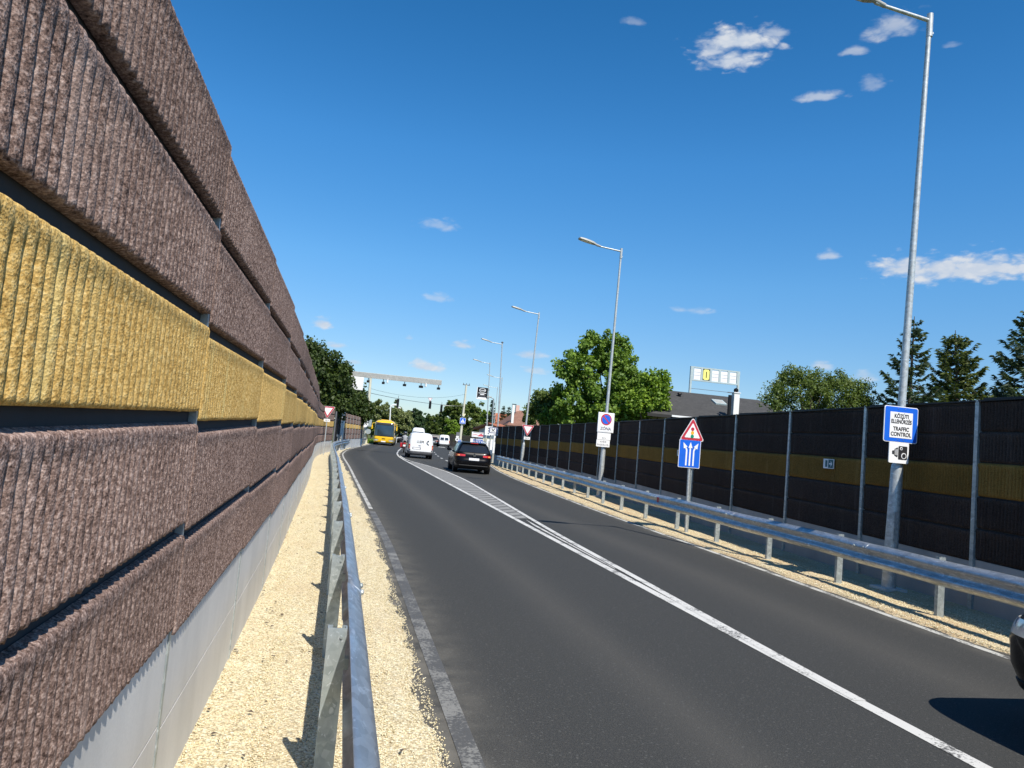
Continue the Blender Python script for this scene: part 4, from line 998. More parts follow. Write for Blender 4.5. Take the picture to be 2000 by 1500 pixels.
layer(s, 'white_foot', [(-w*.5, -h*.5), (w*.5, -h*.5), (w*.38, -h*.31), (-w*.38, -h*.31)], .056, M['signwhite'])
k = MB(); k.box((w/2+.07, 0, h*.35), (.2, .05, .05)); k.box((w/2+.07, 0, -h*.35), (.2, .05, .05)); k.build('bracket', M['grey'], s)

# ------------------------------------------------------------------ vehicles (forward = +y of the vehicle)
def sq(p):
    p = p % 4; k = int(p); t = (p-k)*2-1
    return [(t, -1), (1, t), (-t, 1), (-1, -t)][k]
class Body:
    def __init__(s, lv): s.lv = lv; s.z = [l[0] for l in lv]
    def par(s, z): return [float(np.interp(z, s.z, [l[i] for l in s.lv])) for i in (1, 2, 3, 4)]
    def pt(s, p, z):
        yf, yr, hw, n = s.par(z); a, b = sq(p); r = (abs(a)**n+abs(b)**n)**(1/n)
        return Vector((hw*a/r, (yf+yr)/2+(yf-yr)/2*b/r, z))
    def nor(s, p, z):
        e = .01; t1 = s.pt(p+e, z)-s.pt(p-e, z); t2 = s.pt(p, min(z+e, s.z[-1]))-s.pt(p, max(z-e, s.z[0]))
        n = t1.cross(t2); return n.normalized() if n.length > 1e-9 else Vector((0, 0, 1))
    def shell(s, name, mat, parent, npar=72, sub=3):
        zs = []
        for a, b in zip(s.z[:-1], s.z[1:]): zs += [a+(b-a)*i/sub for i in range(sub)]
        zs.append(s.z[-1]); V = []
        for z in zs:
            for i in range(npar):
                t = i/npar*4; f = t-int(t); t = int(t)+(.5-.5*math.cos(math.pi*f))*.35+f*.65; V.append(s.pt(t, z))
        F = grid_quads(npar, len(zs), True); F.append(tuple(range(npar))[::-1]); n0 = (len(zs)-1)*npar; F.append(tuple(n0+i for i in range(npar)))
        k = MB(); k.add(V, F); return k.build(name, mat, parent, smooth=True)
    def patch(s, name, mat, parent, c, off=.006, nu=12, nv=6, th=.02):
        """c: four corners (p, z): bottom start, bottom end, top end, top start."""
        V = []
        for j in range(nv+1):
            for i in range(nu+1):
                u, v = i/nu, j/nv
                p = (c[0][0]*(1-u)+c[1][0]*u)*(1-v)+(c[3][0]*(1-u)+c[2][0]*u)*v; z = (c[0][1]*(1-u)+c[1][1]*u)*(1-v)+(c[3][1]*(1-u)+c[2][1]*u)*v
                V.append(s.pt(p, z)+s.nor(p, z)*off)
        n1 = len(V)
        for j in range(nv+1):
            for i in range(nu+1):
                u, v = i/nu, j/nv
                p = (c[0][0]*(1-u)+c[1][0]*u)*(1-v)+(c[3][0]*(1-u)+c[2][0]*u)*v; z = (c[0][1]*(1-u)+c[1][1]*u)*(1-v)+(c[3][1]*(1-u)+c[2][1]*u)*v
                V.append(s.pt(p, z)+s.nor(p, z)*(off-th))
        q = grid_quads(nu+1, nv+1); F = list(q)+[tuple(i+n1 for i in f[::-1]) for f in q]
        per = [i for i in range(nu+1)]+[(j)*(nu+1)+nu for j in range(1, nv+1)]+[nv*(nu+1)+i for i in range(nu-1, -1, -1)]+[j*(nu+1) for j in range(nv-1, 0, -1)]
        for a, b in zip(per, per[1:]+per[:1]): F.append((b, a, a+n1, b+n1))
        k = MB(); k.add(V, F); o = k.build(name, mat, parent, smooth=True); return o
def wheels(root, hw, ys, R, w, rimmat=None):
    for y in ys:
        for sx in (-1, 1):
            k = MB(); k.lathe([(R*.62, -w/2), (R*.93, -w/2), (R, -w*.36), (R, w*.36), (R*.93, w/2), (R*.62, w/2)], (0, 0, 0), 'x', 24)
            t = k.build('wheel', M['rubber'], root, smooth=True, loc=(sx*(hw-w/2), y, R))
            k = MB(); o = sx*w*.5
            k.lathe([(R*.63, o-sx*.03), (R*.60, o-sx*.005), (R*.2, o-sx*.02), (R*.12, o+sx*.0)] if sx > 0 else [(R*.12, o), (R*.2, o+.02), (R*.60, o+.005), (R*.63, o+.03)], (0, 0, 0), 'x', 20)
            k.build('rim', rimmat or M['rim'], t, smooth=True)
def arches(body, root, ys, R, mat):
    for y in ys:
        for sx in (-1, 1):
            k = MB(); yf, yr, hw, n = body.par(R)
            k.lathe([(R*1.16, sx*(hw-.20)), (R*1.16, sx*(hw+.006))] if sx > 0 else [(R*1.16, -(hw+.006)), (R*1.16, -(hw-.20))], (0, y, R*1.02), 'x', 28)
            k.build('wheel_arch', mat, root)
def mirrors(root, hw, y, z, mat, size=(.22, .12, .15)):
    for sx in (-1, 1):
        k = MB(); c = (sx*(hw+.14), y, z)
        k.lathe([(size[2]*.35, -size[1]/2), (size[2]*.52, -size[1]*.2), (size[2]*.5, size[1]*.3), (size[2]*.25, size[1]/2)], c, 'y', 12)
        for i in range(len(k.v)): k.v[i] = (c[0]+(k.v[i][0]-c[0])*size[0]/size[2], k.v[i][1], k.v[i][2])
        k.box((sx*(hw+.03), y, z-.03), (.14, .05, .04)); k.build('wing_mirror', mat, root, smooth=True)
def plate_part(root, name, x, y, z, w, h, txt=None, facing=-1):
    o = layer(root, name, [(x-w/2, z-h/2), (x+w/2, z-h/2), (x+w/2, z+h/2), (x-w/2, z+h/2)], 0, M['signwhite'], .012, y=y)
    return o
def estate_car(name, label, loc, rz, paint):
    root = thing(name, label, 'car', loc, rz)
    b = Body([(.20, 2.10, -2.12, .80, 7), (.30, 2.30, -2.30, .88, 7), (.45, 2.37, -2.37, .915, 7), (.62, 2.38, -2.38, .925, 7), (.74, 2.33, -2.33, .92, 7), (.88, 2.20, -2.30, .905, 7), (.955, 1.85, -2.27, .885, 8), (1.005, 1.12, -2.24, .865, 9),
              (1.15, .78, -2.13, .80, 9), (1.30, .46, -2.00, .735, 9), (1.42, .14, -1.88, .675, 8), (1.475, -.06, -1.80, .635, 7), (1.505, -.30, -1.70, .54, 6), (1.515, -.5, -1.5, .40, 5)])
    b.shell('body', paint, root)
    b.patch('rear_window', M['glass'], root, [(.05, 1.03), (.95, 1.03), (.90, 1.41), (.10, 1.41)])
    b.patch('windscreen', M['glass'], root, [(2.05, 1.03), (2.95, 1.03), (2.90, 1.40), (2.10, 1.40)])
    for sgn in (0, 1):
        for (pa, pb, pc, pd) in ((1.10, 1.38, 1.36, 1.22), (1.40, 1.63, 1.61, 1.38), (1.65, 1.90, 1.84, 1.63)):
            c = [(pa, 1.03), (pb, 1.03), (pc, 1.40), (pd, 1.40)]
            if sgn: c = [(5-x, z) for x, z in (c[1], c[0], c[3], c[2])]
            b.patch('side_window', M['glass'], root, c, nu=8)
        for p0, p1, nm, mt in ((-.10, .26, 'tail_light', 'taillight'),):
            c = [(p0, .80), (p1, .82), (p1, .905), (p0, .93)]
            if sgn: c = [(1-x, z) for x, z in (c[1], c[0], c[3], c[2])]
            o = b.patch(nm, M[mt], root, c, .012, 14, 3)
            c = [(.03, .822), (.11, .828), (.11, .885), (.03, .895)]
            if sgn: c = [(1-x, z) for x, z in (c[1], c[0], c[3], c[2])]
            b.patch('indicator', M['amberlight'], o, c, .017, 6, 2)
        c = [(1.74, .66), (2.20, .66), (2.20, .76), (1.80, .78)]
        if sgn: c = [(5-x, z) for x, z in (c[1], c[0], c[3], c[2])]
        b.patch('headlight', M['headlight'], root, c, .010, 12, 3)
        c = [(1.3, .62), (1.72, .62), (1.72, .625), (1.3, .625)]
        if sgn: c = [(5-x, z) for x, z in (c[1], c[0], c[3], c[2])]
        b.patch('door_handle', M['chrome'], root, [(c[0][0]+.12, .90), (c[0][0]+.17, .90), (c[0][0]+.17, .915), (c[0][0]+.12, .915)], .02, 4, 2)
    b.patch('rear_bumper_trim', M['black'], root, [(-.20, .215), (1.20, .215), (1.20, .37), (-.20, .37)], .010, 30, 3)
    b.patch('chrome_strip', M['chrome'], root, [(.10, .385), (.90, .385), (.90, .415), (.10, .415)], .014, 20, 2)
    b.patch('front_grille', M['black'], root, [(2.22, .40), (2.78, .40), (2.76, .70), (2.24, .70)], .010, 12, 4)
    b.patch('front_bumper_trim', M['black'], root, [(1.85, .21), (3.15, .21), (3.15, .36), (1.85, .36)], .010, 30, 3)
    k = MB(); k.box((0, -1.84, 1.475), (1.16, .26, .035)); k.build('spoiler', paint, root, bevel=.012)
    k = MB(); k.box((0, -1.975, 1.472), (.36, .02, .028)); k.build('brake_light', M['taillight'], root)
    plate_part(root, 'number_plate', 0, -2.385, .70, .50, .115)
    em = MB(); em.lathe([(.070, -2.365), (.070, -2.325)], (0, 0, .905), 'y', 24); e = em.build('emblem', M['chrome'], root)
    layer(e, 'emblem_ground', disc(.056, 0, .905), 0, M['black'], .004, y=-2.3695)
    layer(e, 'emblem_letter', strip_poly([(-.045, .945), (-.02, .862), (0, .915), (.02, .862), (.045, .945)], .012), 0, M['chrome'], .004, y=-2.374)
    for sx in (-1, 1):
        k = MB(); k.box((sx*.60, -.95, 1.535), (.035, 1.7, .03)); [k.box((sx*.60, yy, 1.508), (.035, .08, .05)) for yy in (-1.7, -.2)]; k.build('roof_rail', M['chrome'], root, bevel=.008)
    arches(b, root, (-1.38, 1.42), .335, M['black']); wheels(root, .915, (-1.38, 1.42), .335, .235); mirrors(root, .87, .72, 1.06, paint)
    return root
def van(name, label, loc, rz, H=1.82, hw=.90, rear='panel', L=4.3, light='low'):
    root = thing(name, label, 'van', loc, rz); yr, yf = -L/2, L/2; P = M['carwhite']; s = H/1.82
    b = Body([(.24, yf-.15, yr+.12, hw*.92, 7), (.36, yf-.02, yr+.02, hw*.985, 8), (.55, yf, yr, hw, 9), (.78*s, yf-.06, yr+.03, hw, 9), (1.0*s, yf-.75 if H < 2.2 else yf-.55, yr+.05, hw*.99, 9), (1.25*s, yf-1.25 if H < 2.2 else yf-.85, yr+.08, hw*.95, 9), (1.5*s, yf-1.65 if H < 2.2 else yf-1.2, yr+.12, hw*.905, 8), (1.68*s, yf-1.95 if H < 2.2 else yf-1.5, yr+.18, hw*.84, 7), (1.77*s, yf-2.1 if H < 2.2 else yf-1.7, yr+.26, hw*.74, 6), (H, yf-2.3 if H < 2.2 else yf-2, yr+.42, hw*.55, 5)])
    b.shell('body', P, root)
    b.patch('bumper', M['grey'], root, [(-.22, .30), (1.22, .30), (1.22, .50), (-.22, .50)], .022, 30, 3)
    b.patch('under_bumper', M['black'], root, [(-.15, .235), (1.15, .235), (1.15, .315), (-.15, .315)], .004, 24, 2)
    b.patch('windscreen', M['glass'], root, [(2.06, 1.02*s), (2.94, 1.02*s), (2.9, 1.5*s), (2.1, 1.5*s)])
    for sg in (0, 1):
        c = [(1.66, 1.02*s), (1.84 if H < 2.2 else 1.9, 1.02*s), (1.72, 1.46*s), (1.62, 1.46*s)]
        if sg: c = [(5-x, z) for x, z in (c[1], c[0], c[3], c[2])]
        b.patch('side_window', M['glass'], root, c, nu=6)
        c = [(-.09, .66*s), (.055, .66*s), (.06, .98*s), (-.07, .98*s)]
        if sg: c = [(1-x, z) for x, z in (c[1], c[0], c[3], c[2])]
        o = b.patch('tail_light', M['taillight'], root, c, .014, 8, 6)
        c = [(-.05, .78*s), (.045, .78*s), (.045, .87*s), (-.05, .87*s)]
        if sg: c = [(1-x, z) for x, z in (c[1], c[0], c[3], c[2])]
        b.patch('indicator', M['amberlight'], o, c, .020, 6, 2)
        c = [(1.0-.085, .55), (1.0-.02, .55), (1.0-.02, .62), (1.0-.085, .62)]
        if not sg: c = [(1-x, z) for x, z in (c[1], c[0], c[3], c[2])]
        b.patch('reflector', M['black'], root, c, .010, 4, 2)
    if rear == 'two':
        for c in ([(.12, 1.02*s), (.455, 1.02*s), (.45, 1.42*s), (.14, 1.42*s)], [(.545, 1.02*s), (.88, 1.02*s), (.86, 1.42*s), (.55, 1.42*s)]): b.patch('rear_window', M['glass'], root, c)
        b.patch('door_seam', M['greyink'], root, [(.497, .52), (.503, .52), (.503, 1.66*s), (.497, 1.66*s)], .003, 2, 20)
        k = MB(); k.box((-.05, yr+.035, .92*s), (1.0, .02, .03)); k.build('trim_strip', M['greyink'], root)
        plate_part(root, 'number_plate', -.2, yr-.004, .70, .45, .11)
    elif rear == 'band':
        b.patch('rear_window', M['glass'], root, [(.06, 1.08*s), (.94, 1.08*s), (.91, 1.42*s), (.09, 1.42*s)])
        plate_part(root, 'number_plate', 0, yr-.01, .80, .5, .11)
    else:
        b.patch('door_seam', M['greyink'], root, [(.60, .52), (.604, .52), (.604, 1.70*s), (.60, 1.70*s)], .002, 2, 20)
        o = b.patch('plate_recess', M['greyink'], root, [(.17, .63), (.50, .63), (.50, .79), (.17, .79)], .006, 4, 2)
        plate_part(root, 'number_plate', -.30, yr-.012, .70, .47, .11)
        k = MB(); k.box((-.10, yr+.03, .90), (.16, .03, .035)); k.build('handle', M['black'], root)
        text_part('lettering', 'G', .24, M['lampgrey'], root, (-.24, yr+.035, 1.17)); text_part('lettering', 'ZPI', .23, M['ink'], root, (.02, yr+.035, 1.17))
        layer(root, 'crescent_logo', strip_poly([(.52, 1.26), (.42, 1.22), (.385, 1.14), (.43, 1.05), (.54, .98)], .055), 0, M['ink'], .003, y=yr+.03); layer(root, 'crescent_logo', strip_poly([(.43, 1.235), (.47, 1.29), (.53, 1.25)], .04), 0, M['ink'], .003, y=yr+.034)
    arches(b, root, (yr+.85, yf-.85), .32, M['black']); wheels(root, hw*.985, (yr+.85, yf-.85), .32, .21, M['lampgrey']); mirrors(root, hw*.97, yf-1.2, 1.08*s, M['black'])
    return root
estate_car('estate_car', 'black estate car with red tail lights driving away beside the paved median', (6.42, 38.8, 0), -.055, M['carblack'])
estate_car('estate_car', 'black car at the right edge of the frame showing only its front corner', (5.44, 2.24, 0), .0, M['carblack'])
van('delivery_van', 'white windowless delivery van with black GZPI lettering on its rear doors', (5.42, 55.3, 0), -.03, 1.80, .89)
van('minibus', 'tall white high-roof van with a dark rear window ahead of the windowless van', (10.95, 114.5, 0), -.10, 2.66, 1.02, 'band', 5.6)
van('delivery_van', 'white van with two dark rear windows near the right kerb', (16.35, 125.4, 0), -.12, 1.98, .90, 'two')
estate_car('estate_car', 'dark grey car half hidden left of the van with two rear windows', (14.75, 127.5, 0), -.10, M['cargrey'])
p = gx(801, 858); estate_car('estate_car', 'dark car in the far lane just left of the high-roof van', (9.9, 132, 0), math.pi-.15, M['cargrey'])

# yellow bus, facing us
root = thing('coach_bus', 'yellow coach bus with a large dark windscreen coming towards the camera', 'bus', (5.25, 98.5, 0), math.pi-.085)
b = Body([(.28, 5.85, -5.8, 1.16, 9), (.45, 5.97, -5.95, 1.23, 10), (.9, 6.0, -6.0, 1.25, 11), (1.25, 5.98, -6.0, 1.25, 11), (1.9, 5.93, -5.98, 1.25, 11), (2.55, 5.82, -5.95, 1.23, 10), (2.78, 5.70, -5.9, 1.19, 9), (2.92, 5.5, -5.75, 1.08, 8), (3.02, 5.15, -5.5, .90, 7), (3.05, 4.6, -5.2, .75, 6)])
b.shell('body', M['busyellow'], root, 96)
b.patch('windscreen', M['busglass'], root, [(2.015, 1.16), (2.985, 1.16), (2.96, 2.72), (2.04, 2.72)], .012, 24, 12)
b.patch('dark_surround', M['black'], root, [(1.97, 1.08), (3.03, 1.08), (3.03, 1.155), (1.97, 1.155)], .016, 24, 2)
b.patch('destination_display', M['black'], root, [(2.12, 2.42), (2.88, 2.42), (2.87, 2.62), (2.13, 2.62)], .022, 16, 2)
for sg in (0, 1):
    c = [(1.10, 1.30), (1.975, 1.30), (1.965, 2.45), (1.10, 2.45)]
    if sg: c = [(5-x, z) for x, z in (c[1], c[0], c[3], c[2])]
    b.patch('side_window', M['glass'], root, c, .010, 24, 6)
    c = [(1.985, .52), (2.21, .52), (2.26, .66), (1.975, .70)]
    if sg: c = [(5-x, z) for x, z in (c[1], c[0], c[3], c[2])]
    o = b.patch('headlight', M['headlight'], root, c, .014, 10, 3)
    c = [(2.0, .72), (2.26, .685), (2.26, .72), (1.99, .77)]
    if sg: c = [(5-x, z) for x, z in (c[1], c[0], c[3], c[2])]
    b.patch('headlight_lid', M['black'], root, c, .014, 10, 2)
    sx = 1 if sg else -1
    k = MB(); k.tube([(sx*1.15, 5.85, 2.62), (sx*1.42, 6.2, 2.60), (sx*1.50, 6.25, 2.2)], .035, 8); k.box((sx*1.46, 6.25, 2.08), (.15, .14, .42)); k.build('wing_mirror', M['busyellow'], root, bevel=.03)
b.patch('lower_grille', M['black'], root, [(2.42, .74), (2.58, .74), (2.58, .84), (2.42, .84)], .012, 6, 2)
b.patch('bumper_shadow_gap', M['black'], root, [(2.0, .285), (3.0, .285), (3.0, .34), (2.0, .34)], .008, 20, 2)
o = MB(); o.box((0, 6.01, .46), (.52, .02, .12)); o.build('number_plate', M['signwhite'], root)
for sx in (-1, 1):
    k = MB(); k.tube([(sx*.15, 5.99, 1.27), (sx*.62, 5.985, 1.32)], .014, 6); k.build('wiper', M['black'], root)
k = MB(); k.box((0, 1.2, 3.08), (1.3, 2.2, .12)); k.build('roof_unit', M['busyellow'], root, bevel=.05)
arches(b, root, (-3.4, 3.5), .48, M['black']); wheels(root, 1.235, (-3.4, 3.5), .48, .28)

# motorcycle and rider
mroot = thing('motorcycle', 'red motorcycle riding just left of the windowless white van', 'motorcycle', (5.27, 66.8, 0), -.08)
for y in (-.68, .72):
    k = MB(); R = .31; k.lathe([(R-.09, -.05), (R-.02, -.06), (R, -.03), (R, .03), (R-.02, .06), (R-.09, .05)], (0, 0, 0), 'x', 22); w_ = k.build('wheel', M['rubber'], mroot, smooth=True, loc=(0, y, R))
    k = MB(); k.lathe([(.21, -.02), (.21, .02)], (0, 0, 0), 'x', 18); k.build('rim', M['rim'], w_)
k = MB(); k.tube([(0, -.95, .78), (0, -.55, .80), (0, -.1, .72), (0, .25, .86), (0, .5, .82)], [.09, .14, .14, .17, .10], 12); k.tube([(0, -.4, .45), (0, .2, .45)], [.16, .2], 10); k.build('body', M['red'], mroot, smooth=True)
k = MB(); k.tube([(0, -.75, .80), (0, -.40, .84), (0, -.05, .80)], [.10, .15, .10], 12); k.build('seat', M['black'], mroot, smooth=True)
k = MB(); [k.tube([(sx*.08, .72, .31), (sx*.09, .42, .98)], .03, 8) for sx in (-1, 1)]; k.tube([(-.38, .30, 1.05), (-.1, .42, 1.0), (.1, .42, 1.0), (.38, .30, 1.05)], .018, 8); k.build('fork', M['galv'], mroot, smooth=True)
for sx in (-1, 1):
    k = MB(); k.box((sx*.27, -.70, .66), (.20, .45, .38)); k.build('pannier', M['red'], mroot, bevel=.04)
    k = MB(); k.box((sx*.40, .32, 1.20), (.14, .03, .09)); k.build('mirror', M['black'], mroot, bevel=.02)
k = MB(); k.box((0, -.99, .80), (.18, .04, .08)); k.build('tail_light', M['taillight'], mroot); plate_part(mroot, 'number_plate', 0, -1.0, .62, .2, .16)
k = MB(); k.prism([(-.2, .95), (.2, .95), (.13, 1.35), (-.13, 1.35)], .50, .52); k.build('windshield', M['glass'], mroot)
pr = thing('person', 'rider in a grey jacket and dark helmet sitting on the red motorcycle', 'person', (5.27, 66.8, 0), -.08)
def skin_body(name, verts, edges, radii, mat, parent, root_i=0):
    me = bpy.data.meshes.new(name); me.from_pydata(verts, edges, []); me.update()
    o = bpy.data.objects.new(name, me); COL.objects.link(o)
    md = o.modifiers.new('s', 'SKIN'); md.use_smooth_shade = True
    for i, r in enumerate(radii): me.skin_vertices[0].data[i].radius = (r, r)
    me.skin_vertices[0].data[root_i].use_root = True
    o.modifiers.new('u', 'SUBSURF').levels = 1
    dg = bpy.context.evaluated_depsgraph_get(); m2 = bpy.data.meshes.new_from_object(o.evaluated_get(dg))
    bpy.data.objects.remove(o); m2.materials.clear(); m2.materials.append(mat); m2.name = name
    m2.polygons.foreach_set('use_smooth', [True]*len(m2.polygons))
    return link(name, m2, None, parent)
V = [(0, -.36, .90), (0, -.30, 1.08), (0, -.22, 1.28), (0, -.16, 1.40), (0, -.13, 1.48), (0, -.11, 1.56), (0, -.10, 1.68)]
E_ = [(0, 1), (1, 2), (2, 3), (3, 4), (4, 5), (5, 6)]; Rr_ = [.155, .15, .175, .13, .06, .085, .10]
for sx in (-1, 1):
    i = len(V); V += [(sx*.19, -.15, 1.38), (sx*.30, -.04, 1.16), (sx*.37, .20, 1.08), (sx*.375, .28, 1.065)]; E_ += [(3, i), (i, i+1), (i+1, i+2), (i+2, i+3)]; Rr_ += [.085, .062, .045, .040]
    for f, (dx, L_) in enumerate(((-.036, .075), (-.014, .088), (.010, .082), (.032, .062))):
        j = len(V); V += [(sx*.375+dx, .315, 1.085), (sx*.375+dx, .345, 1.060), (sx*.375+dx, .330, 1.060-L_*.45)]; E_ += [(i+3, j), (j, j+1), (j+1, j+2)]; Rr_ += [.010, .0095, .008]
    j = len(V); V += [(sx*.375-sx*.045, .27, 1.03), (sx*.375-sx*.04, .315, 1.025)]; E_ += [(i+3, j), (j, j+1)]; Rr_ += [.011, .009]
    i = len(V); V += [(sx*.12, -.30, .86), (sx*.22, .10, .80), (sx*.21, -.06, .42), (sx*.22, .06, .36)]; E_ += [(0, i), (i, i+1), (i+1, i+2), (i+2, i+3)]; Rr_ += [.11, .085, .06, .05]
skin_body('body', V, E_, Rr_, M['jacket'], pr)
k = MB(); k.lathe([(.02, -.15), (.11, -.13), (.145, -.04), (.15, .04), (.125, .11), (.07, .15), (.01, .165)], (0, -.09, 1.68), 'z', 18); hmt = k.build('helmet', M['helmet'], pr, smooth=True)
k = MB(); k.lathe([(.148, -.045), (.153, .0), (.148, .045)], (0, -.085, 1.69), 'z', 18); k.build('visor', M['glass'], hmt, smooth=True)

# ------------------------------------------------------------------ houses and the price frame behind the right barrier
def gable(root, name, mat, x0, x1, y0, y1, ze, zr, over=.4, hip=0.0, th=.18):
    yc = (y0+y1)/2; k = MB(); s_ = (zr-ze)/(yc-y0)
    a = [(x0-over, y0-over, ze-over*s_), (x1+over, y0-over, ze-over*s_), (x1-hip, yc, zr), (x0+hip*(1 if hip else 0)-(0 if hip else over), yc, zr)]
    if not hip: a[2] = (x1+over, yc, zr)
    bb = [(x0-over, y1+over, ze-over*s_), (x1+over, y1+over, ze-over*s_)]
    top = a+[bb[0], bb[1]]; n = len(top)
    vs = top+[(x, y, z-th) for x, y, z in top]
    fs = [(0, 1, 2, 3), (3, 2, 5, 4), (0+n, 3+n, 2+n, 1+n), (3+n, 4+n, 5+n, 2+n), (0, n, n+1, 1), (4, 5, n+5, n+4)]
    fs += [(1, n+1, n+2, 2), (2, n+2, n+5, 5), (0, 3, n+3, n), (3, 4, n+4, n+3)]
    if hip: fs += [(1, 5, 2), (0, 3, 4)]
    k.add(vs, fs); return k.build(name, mat, root)
def walls(root, mat, x0, x1, y0, y1, ze, zr=None):
    k = MB(); yc = (y0+y1)/2
    vs = [(x0, y0, -.1), (x1, y0, -.1), (x1, y1, -.1), (x0, y1, -.1), (x0, y0, ze), (x1, y0, ze), (x1, y1, ze), (x0, y1, ze)]
    fs = [(0, 1, 5, 4), (2, 3, 7, 6)]
    if zr: vs += [(x0, yc, zr), (x1, yc, zr)]; fs += [(1, 2, 6, 9, 5), (3, 0, 4, 8, 7)]
    else: fs += [(1, 2, 6, 5), (3, 0, 4, 7)]
    k.add(vs, fs); return k.build('wall', mat, root)
# dark-roofed house: ridge seen from (1310,765) to about (1480,790)
Yh = 44.0
a = at(1300, 764, Yh+4); b2 = at(1462, 777, Yh+4); e1 = at(1312, 806, Yh); 
h = thing('house', 'house with a charcoal tiled roof, white gutter and white chimney behind the dark barrier', 'house', (0, 0, 0))
x0, x1 = a[0]-2.6, b2[0]+.6; ze = e1[2]; zr = (a[2]+b2[2])/2
walls(h, M['cream'], x0+1.2, x1+2.2, Yh+.3, Yh+8, ze-.15, None); rf = gable(h, 'roof', M['rooftile_dark'], x0, x1+2.6, Yh, Yh+8, ze, zr, .4, hip=2.4)
xg = at(1309, 806, Yh)[0]; k = MB(); k.box(((xg+x1)/2+1.2, Yh-.46, ze-.22), (x1-xg+2.6, .10, .11)); k.build('gutter', M['white'], h)
p = at(1448, 772, Yh-.9); q = at(1446, 806, Yh-.9)
k = MB(); k.box((p[0], Yh-.2, p[2]/2+.1), (.38, .34, p[2]+.1)); ch = k.build('chimney', M['render'], h, bevel=.01)
k = MB(); k.box((p[0], Yh-.2, p[2]+.18), (.46, .42, .06)); k.build('chimney_cap', M['white'], ch); k = MB(); k.lathe([(.10, 0), (.15, .10), (.13, .22), (.03, .28)], (p[0], Yh-.2, p[2]+.21), seg=14); k.build('cowl', M['black'], ch, smooth=True)
k = MB(); k.box((p[0]-.42, Yh-.25, p[2]/2), (.16, .16, p[2])); k.build('flue_pipe', M['black'], h)
def on_roof(px, py):
    r = Vector(ray(px, py)); s_ = (zr-ze)/4.0; t = (ze-H_EYE-s_*Yh)/(r.z-s_*r.y); p = r*t; return Vector((p.x, p.y, p.z+H_EYE)), math.atan(s_)
c, sl = on_roof(1404, 787)
k = MB(); k.box((0, 0, .05), (.80, .78, .10)); o = k.build('skylight', M['cyangrey'], h, loc=c); o.rotation_euler = (sl, 0, 0)
k = MB(); k.box((0, 0, .085), (.62, .60, .05)); o2 = k.build('skylight_pane', M['lampgrey'], o)
c, sl = on_roof(1432, 786); k = MB(); k.box((0, 0, .03), (.5, .06, .06)); o = k.build('snow_guard', M['lampgrey'], h, loc=c); o.rotation_euler = (sl, 0, 0)
c, sl = on_roof(1327, 774); k = MB(); k.lathe([(.1, -.1), (.1, .12), (.17, .14), (.12, .24)], (0, 0, 0), seg=12); k.build('roof_vent', M['black'], h, loc=c)
# price display frame
Yp = 54.0
c00, c10, c11 = at(1352, 717, Yp), at(1442, 724, Yp), at(1440, 750, Yp); w = c10[0]-c00[0]; zt = (c00[2]+c10[2])/2; hgt = .95*w/3.35
fr = thing('price_sign', 'elevated steel price frame with five panels, one showing a yellow 0, behind the dark roof', 'price sign', ((c00[0]+c10[0])/2, Yp, 0), .0)
k = MB(); hh = .84*w/3.0; z0 = zt-hh
for z in (zt-.05, z0+.05): k.box((0, 0, z), (w, .14, .11))
for i in range(6): k.box((-w/2+.06+i*(w-.12)/5, 0, (zt+z0)/2), (.11 if i in (0, 5) else .16, .139, hh-.02))
k.build('frame', M['cyangrey'], fr)
for x in (-w/2-.06, w/2+.06):
    k = MB(); k.box((x, 0, zt/2), (.15, .15, zt)); k.build('leg', M['cyangrey'], fr)
k = MB(); k.box((0, 0, z0-.62), (w, .04, .03)); k.box((w*.40, 0, z0-.62), (w*.2, .07, .07)); k.build('crossbar', M['grey'], fr)
pw = (w-.12)/5
for i in range(5):
    cx_ = -w/2+.06+pw*(i+.5); zc = (zt+z0)/2
    if i == 1:
        o = layer(fr, 'digit_panel', rrect(pw-.16, hh-.22, .01, cx_, zc), .05, M['black'], .04)
        ovl = rrect(pw-.24, hh-.28, .155, cx_, zc, 8); layer(o, 'digit', ovl, .056, M['yellow']); layer(o, 'digit_hole', rrect(.07, hh*.45, .03, cx_, zc), .062, M['black'])
    else:
        o = layer(fr, 'digit_panel', rrect(pw-.20, hh-.24, .01, cx_, zc-.03), .05, M['signwhite'], .04)
        for dz in (.12, -.11): layer(o, 'dark_seam', rrect(pw-.26, .018, .004, cx_+.02*(i % 2), zc+dz*hh), .056, M['greyink'])
# red-roofed houses past the barrier end
def small_house(label, pxl, pxr, pye, pyr, Y, D, rmat, wmat, hip=0.0, turn=0.0):
    a, b, r = at(pxl, pye, Y), at(pxr, pye, Y), at((pxl+pxr)/2, pyr, Y+D/2); cx = (a[0]+b[0])/2
    h = thing('house', label, 'house', (cx, Y+D/2, 0), turn); W_ = b[0]-a[0]; ze = a[2]; 
    walls(h, wmat, -W_/2, W_/2, -D/2, D/2, ze, None if hip else r[2]-.1); rf = gable(h, 'roof', rmat, -W_/2, W_/2, -D/2, D/2, ze, r[2], .5, hip)
    for x in (-W_/4, W_/4):
        k = MB(); k.box((x, -D/2-.005, ze*.55), (1.1, .06, 1.3)); f = k.build('window', M['white'], h); k = MB(); k.box((x, -D/2-.03, ze*.55), (.9, .06, 1.1)); k.build('pane', M['glass'], f)
    return h, rf, W_, r[2]
h1, rf1, w1, z1 = small_house('house with an orange-red tiled roof beyond the end of the dark barrier', 972, 1014, 827, 809, 128, 8, M['rooftile_red'], M['cream'], turn=.0)
h2, rf2, w2, z2 = small_house('house with a brown tiled roof and pinkish chimney left of the big maple', 996, 1062, 827, 803, 108, 9, M['rooftile_brown'], M['cream'], hip=2.0, turn=-.0)
